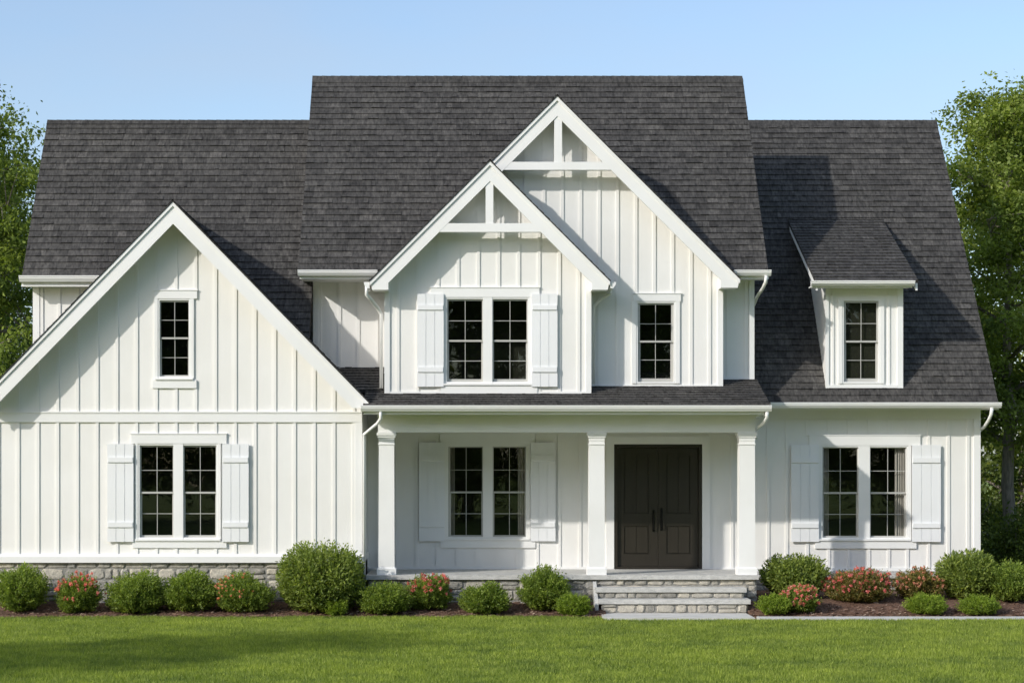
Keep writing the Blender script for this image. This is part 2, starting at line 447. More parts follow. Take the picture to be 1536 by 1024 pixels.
# main
ME_Y, ME_Z, MR_Y, MR_Z = 36.6, ZP(405, 36.6), 39.95, ZP(117, 39.95)
MX0, MX1 = XP(447.5, 36.6), XP(1152, 36.6)
mb = MB(); v = Vector((0, MR_Y - ME_Y, MR_Z - ME_Z)); n = Vector((0, -v.z, v.y)); vn = v.normalized()
ga, gb, cut = -1.31, 4.86, 2 * .165            # the eave is cut away between the gables
shingles(mb, (MX0, ME_Y, ME_Z), (1, 0, 0), ga - MX0, v, v.length, n, 11)
shingles(mb, (gb, ME_Y, ME_Z), (1, 0, 0), MX1 - gb, v, v.length, n, 12)
shingles(mb, (ga, ME_Y + vn.y * cut, ME_Z + vn.z * cut), (1, 0, 0), gb - ga, v, v.length - cut, n, 13)
v2 = Vector((0, -v.y, v.z)); shingles(mb, (MX1, 2 * MR_Y - ME_Y, ME_Z), (-1, 0, 0), MX1 - MX0, v2, v2.length, Vector((0, v.z, v.y)), 14, .36)
ridge_cap(mb, (MX0, MR_Y, MR_Z + .012), (MX1, MR_Y, MR_Z + .012), .12, .12 * v.z / v.y, 11)
part(mb, 'roof', M['shingle'], label='tall central shingle roof')
# right wing
RE_Y, RE_Z, RR_Y, RR_Z = 37.4, ZP(603, 37.4), 42.28, ZP(183, 42.28)
RX0, RX1 = 5.725, XP(1497, 37.4)
part(slope_roof_x(RX0, RX1, RE_Y, RE_Z, RR_Y, RR_Z, 21), 'roof', M['shingle'], label='long right wing shingle roof carrying the dormer')
RSL = (RR_Z - RE_Z) / (RR_Y - RE_Y)
# left wing
LE_Y, LE_Z, LR_Y, LR_Z = 37.5, ZP(413, 37.5), 39.75, ZP(183, 39.75)
LX0, LX1 = -8.93, -3.09
part(slope_roof_x(LX0, LX1, LE_Y, LE_Z, LR_Y, LR_Z, 31), 'roof', M['shingle'], label='left wing shingle roof behind the big gable')
LSL = (LR_Z - LE_Z) / (LR_Y - LE_Y)
mb = MB()   # lower skirt of the left roof, right of the gable ridge
ly = 36.55; lz = LE_Z - (LE_Y - ly) * LSL
v = Vector((0, LE_Y - ly, LE_Z - lz))
shingles(mb, (-5.4, ly, lz), (1, 0, 0), 5.4 - 3.09, v, v.length - .004, Vector((0, -v.z, v.y)), 33)
part(mb, 'roof', M['shingle'], label='lower shingle skirt between gable and main block')
# front gables
LG = dict(xc=XP(259, 35.5), zc=ZP(301, 35.5), sl=1.025)
LG['hw'] = XP(557, 35.5) - LG['xc']
MG = dict(xc=XP(735, 35.75), zc=ZP(240, 35.75), sl=1.0)
MG['hw'] = 2.31
UG = dict(xc=XP(836, 36.25), zc=ZP(143, 36.25), sl=1.0)
UG['hw'] = 3.56
part(gable_roof_y(LG['xc'], LG['zc'], LG['hw'], LG['sl'], 35.5, 38.6, 41), 'roof', M['shingle'], label='shingle roof of the large left gable')
part(gable_roof_y(MG['xc'], MG['zc'], MG['hw'], MG['sl'], 35.75, 38.15, 43), 'roof', M['shingle'], label='shingle roof of the middle gable')
part(gable_roof_y(UG['xc'], UG['zc'], UG['hw'], UG['sl'], 36.25, 39.15, 45), 'roof', M['shingle'], label='shingle roof of the tallest gable')
# porch roof
PE_Y, PE_Z = 35.5, ZP(607, 35.5)
PSL = .34
mb = MB(); v = Vector((0, 2.1, 2.1 * PSL))
shingles(mb, (-1.97, PE_Y, PE_Z), (1, 0, 0), 5.77 + 1.97, v, v.length, Vector((0, -PSL, 1)), 51, .16, .07)
part(mb, 'roof', M['shingle'], label='shallow shingle porch roof')
def porch_z(y): return PE_Z + (y - PE_Y) * PSL
mb = MB(); v = Vector((0, 1.22, .503))
shingles(mb, (-2.75, 36.3, porch_z(35.95) + .012 + .35 * .4125), (1, 0, 0), 2.75 - 1.66, v, v.length, Vector((0, -.66, 1.6)), 55, .16, .05)
part(mb, 'roof', M['shingle'], label='small shingle cricket between the left gable and the porch roof')
# dormer roof
DE_Y, DE_Z = 37.2, ZP(421, 37.2)
DR_Y = 40.45; DR_Z = RE_Z + (DR_Y - RE_Y) * RSL
DX0, DX1 = 6.95, 9.0
mb = MB(); v = Vector((0, DR_Y - DE_Y, DR_Z - DE_Z))
shingles(mb, (DX0, DE_Y, DE_Z), (1, 0, 0), DX1 - DX0, v, v.length, Vector((0, -v.z, v.y)), 61, .17, .05)
part(mb, 'roof', M['shingle'], label='small shed roof of the dormer')

# ---- walls: vertical board siding with battens, openings left out
def wall_front(mb, Y, x0, x1, bot, top, battens, openings=(), keepout=(), proud=.019, bw=.030, extra=()):
    """bot/top are numbers or functions of x; openings and keepout are (x0,x1,z0,z1)"""
    fb = bot if callable(bot) else (lambda x: bot)
    ft = top if callable(top) else (lambda x: top)
    xs = sorted(set([x0, x1] + [o[k] for o in openings for k in (0, 1)] + [e for e in extra if x0 < e < x1]))
    for a, b_ in zip(xs[:-1], xs[1:]):
        if b_ - a < 1e-5: continue
        mid = (a + b_) / 2
        cuts = sorted([(o[2], o[3]) for o in openings if o[0] - 1e-6 <= mid <= o[1] + 1e-6])
        lo_a, lo_b = fb(a), fb(b_)
        for z0, z1 in cuts:
            mb.quad((a, Y, lo_a), (b_, Y, lo_b), (b_, Y, z0), (a, Y, z0)); lo_a = lo_b = z1
        mb.quad((a, Y, lo_a), (b_, Y, lo_b), (b_, Y, ft(b_)), (a, Y, ft(a)))
    for x in battens:
        a, b_ = x - bw, x + bw
        if a < x0 or b_ > x1: continue
        cuts = sorted([(k[2], k[3]) for k in list(openings) + list(keepout) if b_ > k[0] and a < k[1]])
        lo = fb(x); segs = []
        for z0, z1 in cuts:
            if z0 > lo: segs.append((lo, z0))
            lo = max(lo, z1)
        hi = min(ft(a), ft(b_))
        if hi > lo: segs.append((lo, None))
        for z0, z1 in segs:
            za, zb = (z1, z1) if z1 is not None else (ft(a), ft(b_))
            if max(za, zb) - z0 < .03: continue
            y = Y - proud
            mb.quad((a, y, z0), (b_, y, z0), (b_, y, zb), (a, y, za))
            mb.quad((a, Y, z0), (a, y, z0), (a, y, za), (a, Y, za))
            mb.quad((b_, y, z0), (b_, Y, z0), (b_, Y, zb), (b_, y, zb))
            mb.quad((a, y, z0), (a, Y, z0), (b_, Y, z0), (b_, y, z0))
def prect(Y, px0, px1, py0, py1): return (XP(px0, Y), XP(px1, Y), ZP(py1, Y), ZP(py0, Y))

# plane depths
YL, YP, YD, YM, YU, YR = 36.0, 36.0, 38.0, 36.2, 36.7, 37.15
YML, YLW, YDM = 37.5, 37.9, 37.62
SLABZ = ZP(862, 35.9)
# window frames (photo pixels)
WIN = {
 'left_up': (YL, 237, 286, 448, 567), 'left_low': (YL, 207, 327, 665, 808),
 'mid': (YM, 668, 794, 446, 575), 'up': (YU, 954, 1013, 452, 575),
 'dormer': (YDM, 1263, 1320, 449, 575), 'porch': (YD, 670, 791, 667, 807), 'right': (YD, 1231, 1362, 668, 808)}
OPN = {k: prect(*w) for k, w in WIN.items()}
DOOR = prect(YD, 921, 1053, 666, 853)

# left gable front
gt = lambda g, off: (lambda x: g['zc'] - abs(x - g['xc']) * g['sl'] - off)
mb = MB()
lx0, lx1 = 2 * LG['xc'] - XP(543, YL), XP(543, YL)
bt = [XP(57 + 29.6 * k, YL) for k in range(-8, 17)]
z_band0, z_band1, z_base = ZP(633, YL), ZP(617, YL), ZP(840, YL)
ltop = gt(LG, .10)
wall_front(mb, YL, lx0, lx1, z_base - .02, lambda x: min(ltop(x), 99), bt, [OPN['left_up'], OPN['left_low']],
           [prect(YL, 232, 296, 436, 582), prect(YL, 199, 340, 651, 821), (lx0, lx1, z_band0, z_band1)], extra=[LG['xc']])
# side walls
mb.quad((lx1, YL, .1), (lx1, YD, .1), (lx1, YD, 4.05), (lx1, YL, 4.05))
mb.quad((lx0, 42, .1), (lx0, YL, .1), (lx0, YL, ltop(lx0)), (lx0, 42, ltop(lx0)))
part(mb, 'wall', M['siding'], label='left gable wall of white board and batten')
mb = MB()  # horizontal band, corner boards, base trim
mb.box(lx0, lx1, YL - .034, YL - .001, z_band0, z_band1)
mb.box(lx0, lx1, YL - .048, YL - .034, z_band1 - .03, z_band1 + .004)
mb.box(lx1 - .13, lx1 + .004, YL - .030, YL + .10, z_base - .01, z_band0 - .001)
mb.box(lx0 - .004, lx0 + .13, YL - .030, YL + .10, z_base - .01, z_band0 - .001)
mb.box(lx0 - .03, lx1 + .03, YL - .11, YL - .001, ZP(843, YL), ZP(834, YL))
mb.prism_yz([(YL - .11, ZP(834, YL)), (YL - .001, ZP(834, YL)), (YL - .001, ZP(830, YL))], lx0 - .03, lx1 + .03)
mb.box(lx1 + .001, lx1 + .03, YL, YD - .05, ZP(843, YL), ZP(834, YL))
part(mb, 'trim_board', M['trim'], label='white band and base trim across the left gable')

# middle gable wall
mx0, mx1 = XP(577, YM), XP(886.5, YM)
bt = [XP(p, YM) for p in (597, 626.5, 657, 687, 717.5, 748, 778, 808.5, 839, 868)]
mtop = gt(MG, .09)
mb = MB(); zb = porch_z(YM) - .05; zb2 = ZP(590, YM)
wall_front(mb, YM, mx0, mx1, zb, mtop, bt, [OPN['mid']],
           [prect(YM, 646, 809, 431, 445), prect(YM, 661, 806, 574, 592)], extra=[MG['xc']])
mb.quad((mx0, YML, zb), (mx0, YM, zb), (mx0, YM, mtop(mx0)), (mx0, YML, mtop(mx0)))
mb.quad((mx1, YM, zb), (mx1, YU + .02, zb), (mx1, YU + .02, mtop(mx1)), (mx1, YM, mtop(mx1)))
part(mb, 'wall', M['siding'], label='middle gable wall')
mb = MB()
mb.box(mx0 - .004, mx0 + .10, YM - .03, YM + .12, zb, mtop(mx0) - .02)
mb.box(mx1 - .10, mx1 + .004, YM - .03, YM + .12, zb, mtop(mx1) - .02)
mb.box(mx0 + .10, mx1 - .10, YM - .026, YM - .001, zb, zb2 + .04)
part(mb, 'trim_board', M['trim'], label='corner boards and base board of the middle gable')

# tallest gable wall
ux0, ux1 = mx1 - .35, XP(1084, YU)
bt = [XP(p, YU) for p in (816, 843.5, 871, 898.5, 926, 953, 980, 1007.5, 1036, 1064.5)]
bt = [XP(733 + 27.6 * k, YU) for k in range(0, 13)]
utop = gt(UG, .09)
mb = MB(); zb = porch_z(YU) - .05
mzt = gt(MG, .05)
wall_front(mb, YU, MG['xc'] - .5, ux1, lambda x: zb if x > mx1 - .001 else mzt(x) - .12, utop, bt, [OPN['up']],
           [prect(YU, 949, 1021, 440, 578)], extra=[UG['xc'], MG['xc'], mx1 - .002, mx1])
mb.quad((ux1, YU, zb), (ux1, YR + .02, zb), (ux1, YR + .02, utop(ux1)), (ux1, YU, utop(ux1)))
part(mb, 'wall', M['siding'], label='tallest gable wall')
mb = MB()
mb.box(ux1 - .10, ux1 + .004, YU - .03, YU + .12, zb, utop(ux1) - .02)
mb.box(mx1 + .003, ux1 - .10, YU - .026, YU - .001, zb, ZP(580, YU) + .04)
part(mb, 'trim_board', M['trim'], label='corner and base boards of the tallest gable')

# main block side pieces and ends
bx0, bx1 = XP(470, YML), XP(1131, YR)
mb = MB()
sof = ME_Z - .13
wall_front(mb, YML, bx0, mx0 + .01, porch_z(YML) - .3, sof, [XP(p, YML) for p in (480, 509.5, 537.5, 565)])
wall_front(mb, YR, ux1 - .01, bx1, porch_z(YR) - .1, sof, [XP(p, YR) for p in (1092, 1119)])
MSL = (MR_Z - ME_Z) / (MR_Y - ME_Y)
for X, Yf, sg in ((bx0, YML, -1), (bx1, YR, 1)):
    yb = 2 * MR_Y - 37.15
    pts = [(X, Yf, 0.1 if sg < 0 else 3.5), (X, yb, 0.1), (X, yb, ME_Z - .1 + (ME_Y - ME_Y) + .55 * MSL - .02), (X, MR_Y, MR_Z - .12), (X, Yf, ME_Z + (Yf - ME_Y) * MSL - .12)]
    mb.poly(pts if sg > 0 else pts[::-1])
mb.quad((bx1, 42.75, .1), (bx0, 42.75, .1), (bx0, 42.75, 7.1), (bx1, 42.75, 7.1))
part(mb, 'wall', M['siding'], label='recessed main block wall')
mb = MB()
mb.box(bx0 - .004, bx0 + .11, YML - .03, YML + .12, porch_z(YML) - .3, sof - .001)
mb.box(bx0 + .11, mx0 - .003, YML - .026, YML - .001, porch_z(YML) - .05, porch_z(YML) + .07)
part(mb, 'trim_board', M['trim'], label='left corner board of the recessed main block')
mb = MB()
mb.box(bx1 - .10, bx1 + .004, YR - .03, YR + .12, porch_z(YR) - .1, sof - .001)
mb.box(ux1 + .003, bx1 - .10, YR - .026, YR - .001, porch_z(YR) - .05, porch_z(YR) + .06)
part(mb, 'trim_board', M['trim'], label='right corner board of the recessed main block')

# porch and right wing wall
rx0, rx1 = lx1 + .003, XP(1470, YD)
bt = [XP(p, YD) for p in (567, 596, 625, 656, 686, 716, 746, 776, 806, 839, 870, 1065, 1098, 1126, 1152, 1180, 1211, 1243, 1273, 1303, 1333, 1361, 1393, 1422.5, 1452)]
rtop = RE_Z - .12
mb = MB()
wall_front(mb, YD, rx0, rx1, ZP(852, YD) - .1, rtop, bt, [OPN['porch'], OPN['right'], DOOR],
           [prect(YD, 660, 803, 640, 667), prect(YD, 661, 803, 808, 821), prect(YD, 1213, 1380, 653, 668), prect(YD, 1222, 1374, 808, 822),
            prect(YD, 905, 1062, 640, 860)])
yb = 2 * RR_Y - YD
mb.poly([(rx1, YD, .1), (rx1, yb, .1), (rx1, yb, RE_Z + .6 * RSL - .12), (rx1, RR_Y, RR_Z - .12), (rx1, YD, RE_Z + .6 * RSL - .12)])
mb.quad((rx1, yb, .1), (rx0, yb, .1), (rx0, yb, 4.6), (rx1, yb, 4.6))
part(mb, 'wall', M['siding'], label='ground floor wall behind the porch and along the right wing')
mb = MB()
mb.box(rx1 - .13, rx1 + .004, YD - .03, YD + .12, ZP(852, YD) - .05, rtop - .001)
mb.box(5.75, rx1 - .13, YD - .034, YD - .001, ZP(628, YD), rtop - .001)
mb.box(5.75, rx1 - .13, YD - .05, YD - .034, ZP(616, YD), rtop - .001)
mb.box(rx0 + .02, DOOR[0] - .17, YD - .028, YD - .001, SLABZ + .001, SLABZ + .05)
mb.box(DOOR[1] + .17, rx1 - .13, YD - .028, YD - .001, ZP(856, YD), ZP(851, YD))
part(mb, 'trim_board', M['trim'], label='frieze, base board and corner board of the right wing')

# left wing wall (second storey seen left of the gable) and its ends
wx0 = XP(50, YLW)
mb = MB()
wall_front(mb, YLW, wx0, bx0 - .003, 3.0, LE_Z - .10, [XP(p, YLW) for p in (63, 89, 117, 145)])
yb = 2 * LR_Y - YLW
pts = [(wx0, YLW, .1), (wx0, yb, .1), (wx0, yb, LE_Z + .4 * LSL - .12), (wx0, LR_Y, LR_Z - .12), (wx0, YLW, LE_Z + .4 * LSL - .12)]
mb.poly(pts[::-1]); mb.quad((bx0, yb, .1), (wx0, yb, .1), (wx0, yb, 7.2), (bx0, yb, 7.2))
part(mb, 'wall', M['siding'], label='upper left wing wall')
mb = MB(); mb.box(wx0 - .004, wx0 + .13, YLW - .03, YLW + .12, 3.0, LE_Z - .12)
part(mb, 'trim_board', M['trim'], label='corner board of the left wing')

# dormer walls
dx0, dx1 = XP(1238.5, YDM), XP(1354, YDM)
dzb = RE_Z + (YDM - RE_Y) * RSL
dtop = DE_Z + (YDM - DE_Y) * (DR_Z - DE_Z) / (DR_Y - DE_Y) - .06
mb = MB()
wall_front(mb, YDM, dx0, dx1, dzb - .05, dtop, [XP(1249.5, YDM), XP(1333.5, YDM)], [OPN['dormer']], bw=.02)
DSL = (DR_Z - DE_Z) / (DR_Y - DE_Y)
ye = 40.3
for X in (dx0, dx1):
    pts = [(X, YDM, dzb - .05), (X, ye, RE_Z + (ye - RE_Y) * RSL - .05), (X, ye, DE_Z + (ye - DE_Y) * DSL - .055), (X, YDM, dtop)]
    mb.poly(pts if X == dx1 else pts[::-1])
part(mb, 'wall', M['siding'], label='dormer front and cheeks')
mb = MB()
mb.box(dx0 - .004, dx0 + .06, YDM - .026, YDM + .05, dzb - .02, dtop - .12)
mb.box(dx1 - .11, dx1 + .004, YDM - .026, YDM + .05, dzb - .02, dtop - .12)
mb.box(dx0 - .006, dx1 + .006, YDM - .034, YDM - .001, dtop - .12, dtop - .002)
mb.box(dx0 + .06, dx1 - .11, YDM - .030, YDM - .001, dzb, ZP(577, YDM))
mb.prism_yz([(DE_Y + .02, DE_Z - .05), (DR_Y - .2, DR_Z - .2 * DSL - .05), (DR_Y - .25, DR_Z - .2 * DSL - .2), (DE_Y + .02, DE_Z - .19)], DX0 + .01, DX0 + .05)
mb.prism_yz([(DE_Y + .02, DE_Z - .05), (DR_Y - .2, DR_Z - .2 * DSL - .05), (DR_Y - .25, DR_Z - .2 * DSL - .2), (DE_Y + .02, DE_Z - .19)], DX1 - .05, DX1 - .01)
part(mb, 'trim_board', M['trim'], label='corner, sill and rake boards of the dormer')

# ---- gable barge boards, soffits, returns, truss posts and beams
def rake(g, Y0, Yw, bw_v, foot, label, left=True):
    """bw_v: vertical size of board. foot: vertical return (drop, inner half-width) or None"""
    xc, zc, hw, sl = g['xc'], g['zc'], g['hw'], g['sl']
    t = .014 * sqrt(1 + sl * sl) + .002          # below the shingle slab
    mb = MB()
    zc0 = zc - t
    crown = .075
    for sg in (-1, 1):
        # crown moulding, proud of the board
        xo = xc + sg * (hw - .01)
        P = [(xc, zc0), (xo, zc0 - (hw - .01) * sl), (xo, zc0 - (hw - .01) * sl - crown), (xc, zc0 - crown)]
        mb.prism_xz(P, Y0 + .012, Y0 + .06)
        xo2 = xc + sg * (hw - .03)
        zt = zc0 - crown
        if foot:
            dr, ihw = foot
            P = [(xc, zt), (xo2, zt - (hw - .03) * sl), (xc + sg * (hw - .05), zc - hw * sl - dr),
                 (xc + sg * ihw, zc - hw * sl - dr), (xc + sg * ihw, zt - bw_v - ihw * sl), (xc, zt - bw_v)]
            mb.poly([(x, Y0 + .035, z) for x, z in (P if sg < 0 else P[::-1])])
            # as convex pieces with thickness
            A = [(xc, zt), (xc + sg * ihw, zt - ihw * sl), (xc + sg * ihw, zt - bw_v - ihw * sl), (xc, zt - bw_v)]
            mb.v = mb.v[:-6]; mb.f.pop(); mb.m.pop(); mb.r.pop()
            mb.prism_xz(A, Y0 + .04, Y0 + .09)
            B = [(xc + sg * ihw, zt - ihw * sl), (xo2, zt - (hw - .03) * sl), (xc + sg * (hw - .05), zc - hw * sl - dr), (xc + sg * ihw, zc - hw * sl - dr)]
            mb.prism_xz(B, Y0 + .04, Yw)
        else:
            A = [(xc, zt), (xo2, zt - (hw - .03) * sl), (xo2 - sg * bw_v / sl * .55, zt - (hw - .03) * sl), (xo2 - sg * bw_v / sl, zt - bw_v - (hw - .03 - bw_v / sl) * sl), (xc, zt - bw_v)]
            A = [(xc, zt), (xo2, zt - (hw - .03) * sl), (xo2 - sg * bw_v / sl, zt - (hw - .03) * sl), (xc, zt - bw_v)]
            mb.prism_xz(A, Y0 + .04, Y0 + .09)
        # soffit under the overhang
        q = .012
        h2 = hw - .06
        mb.quad((xc, Y0 + .09, zc0 - q - .02), (xc + sg * h2, Y0 + .09, zc0 - q - .02 - h2 * sl), (xc + sg * h2, Yw + .05, zc0 - q - .02 - h2 * sl), (xc, Yw + .05, zc0 - q - .02))
    return part(mb, 'bargeboard', M['trim'], label=label)
rake(LG, 35.5, YL, .335, None, 'white bargeboards of the big left gable')
rake(MG, 35.75, YM, .30, (.17, 2.31 - .36), 'white bargeboards of the middle gable')
rake(UG, 36.25, YU, .30, (.17, 3.56 - .38), 'white bargeboards of the tallest gable')
def truss(g, Y0, px, pyb, Yb, half, label):
    y0, y1 = Y0 + .055, Y0 + .17
    mb = MB(); xc = g['xc']; zb0, zb1 = ZP(pyb[1], y0), ZP(pyb[0], y0)
    mb.box(XP(px[0], y0), XP(px[1], y0), y0 - .001, y1, zb1 + .001, g['zc'] - .36)
    o = part(mb, 'gable_post', M['trim'])
    mb = MB()
    mb.box(xc - half, xc + half, y0 - .012, y1, zb0, zb1)
    part(mb, 'gable_beam', M['trim'])
truss(UG, 36.25, (831.5, 843), (243, 255), 0, 1.07, '')
truss(MG, 35.75, (728.5, 740), (335, 348), 0, 1.01, '')

# ---- eaves: gutters, fascias and soffits
def gutter(x0, x1, Y, ztop, Yw, label, h=.115, fas=.09, ends=(0, 0)):
    """K-style gutter hung on a fascia; Y is the eave line, gutter stands in front of it"""
    y = Y + .02
    prof = [(y, ztop), (y - .125, ztop), (y - .125, ztop - .022), (y - .112, ztop - .03), (y - .112, ztop - .055),
            (y - .075, ztop - h + .01), (y - .065, ztop - h), (y, ztop - h)]
    prof_in = [(y - .012, ztop - .0), (y - .112, ztop)]
    mb = MB(); mb.prism_yz(prof, x0, x1)
    g = part(mb, 'gutter', M['gutter'], label=label)
    mb = MB()
    zf = ztop - h - fas
    mb.box(x0 + .03 + ends[0], x1 - .03 - ends[1], y + .002, y + .04, zf, ztop - .02)
    mb.box(x0 + .035 + ends[0], x1 - .035 - ends[1], y + .04, Yw - .002, zf + .02, zf + .045)
    part(mb, 'fascia', M['trim'])
gutter(XP(446, 36.45), XP(566, 36.5), ME_Y - .0, ME_Z - .005, YML, 'gutter on the left end of the main eave', fas=.05)
gutter(XP(1101, 36.5), XP(1157.5, 36.48), ME_Y, ME_Z - .005, YR, 'gutter on the right end of the main eave', fas=.05)
gutter(XP(28, 37.4), XP(205, 37.4), LE_Y, LE_Z - .01, YLW, 'gutter on the left wing eave', h=.13, fas=.08)
gutter(XP(1156, 37.3), XP(1503, 37.3), RE_Y, RE_Z - .005, YD, 'gutter along the right wing eave', fas=.03)
gutter(XP(541, 35.4), XP(1158, 35.4), PE_Y, PE_Z - .01, YP + .1, 'long gutter across the porch roof', h=.12, fas=.05, ends=(.02, .1))
gutter(XP(1217.5, 37.1), XP(1373, 37.1), DE_Y, DE_Z - .005, YDM, 'short gutter on the dormer', h=.10, fas=.03)
# side gutters of the middle gable, seen end on
mb = MB(); zz = MG['zc'] - MG['hw'] * MG['sl']
mb.prism_xz([(MG['xc'] + MG['hw'] + .0, zz - .02), (MG['xc'] + MG['hw'] + .11, zz - .02), (MG['xc'] + MG['hw'] + .10, zz - .08), (MG['xc'] + MG['hw'] + .05, zz - .14), (MG['xc'] + MG['hw'], zz - .14)], 35.80, 36.66)
part(mb, 'gutter', M['gutter'], label='gutter stub on the right side of the middle gable')
mb = MB()
mb.prism_xz([(MG['xc'] - MG['hw'] - .0, zz - .02), (MG['xc'] - MG['hw'] - .11, zz - .02), (MG['xc'] - MG['hw'] - .10, zz - .08), (MG['xc'] - MG['hw'] - .05, zz - .14), (MG['xc'] - MG['hw'], zz - .14)], 35.80, 36.45)
part(mb, 'gutter', M['gutter'], label='gutter stub on the left side of the middle gable')

def spout(pts, label, r=.038):
    mb = MB(); mb.tube(pts, r, 12); return part(mb, 'downspout', M['gutter'], label=label, smooth=True)
z0 = zz - .1
spout([(MG['xc'] - MG['hw'] - .06, 35.87, zz - .06), (MG['xc'] - MG['hw'] - .06, 35.87, zz - .26), (MG['xc'] - MG['hw'] + .02, 35.95, zz - .34),
       (mx0 - .15, 36.22, zz - .46), (mx0 - .07, 36.3, zz - .60), (mx0 - .07, 36.3, porch_z(36.3) + .08)], 'white downspout left of the middle gable', .036)
spout([(MG['xc'] + MG['hw'] + .04, 36.35, zz - .12), (MG['xc'] + MG['hw'] + .03, 36.35, zz - .2), (mx1 + .2, 36.42, zz - .30), (mx1 + .07, 36.5, zz - .42),
       (mx1 + .07, 36.5, porch_z(36.5) + .10)], 'white downspout right of the middle gable', .034)
gz = ME_Z - .12
spout([(XP(1150, 36.5), 36.53, gz), (XP(1149, 36.5), 36.55, gz - .12), (XP(1145, 36.7), 36.75, gz - .22), (bx1 + .045, 37.05, gz - .36),
       (bx1 + .05, 37.5, gz - .48), (bx1 + .05, 38.2, gz - .6), (bx1 + .05, 38.25, RE_Z + 1.3)], 'downspout at the right corner of the main block', .034)
pz = PE_Z - .13
spout([(XP(571, 35.45), 35.48, pz), (XP(571, 35.5), 35.5, pz - .13), (XP(566, 35.6), 35.6, pz - .22), (XP(546, 35.85), 35.9, pz - .42), (lx1 + .045, 35.93, pz - .52),
       (lx1 + .045, 35.93, .12)], 'downspout at the porch left end running down to the bed', .03)
spout([(XP(1151, 35.45), 35.48, pz), (XP(1151, 35.5), 35.52, pz - .10), (XP(1147, 35.7), 35.75, pz - .2), (XP(1136, 36), 36.1, pz - .31), (XP(1133, 36.2), 36.3, pz - .36),
       (XP(1133, 36.4) , 36.35, pz - .5)], 'short downspout elbow at the porch right end', .034)
qz = RE_Z - .12
spout([(XP(1489, 37.3), 37.35, qz), (XP(1488.5, 37.3), 37.38, qz - .12), (XP(1483, 37.5), 37.5, qz - .24), (rx1 + .05, 37.85, qz - .36), (rx1 + .05, 38.6, qz - .52), (rx1 + .05, 38.9, qz - .62),
       (rx1 + .05, 38.95, .05)], 'downspout at the right corner of the right wing', .034)

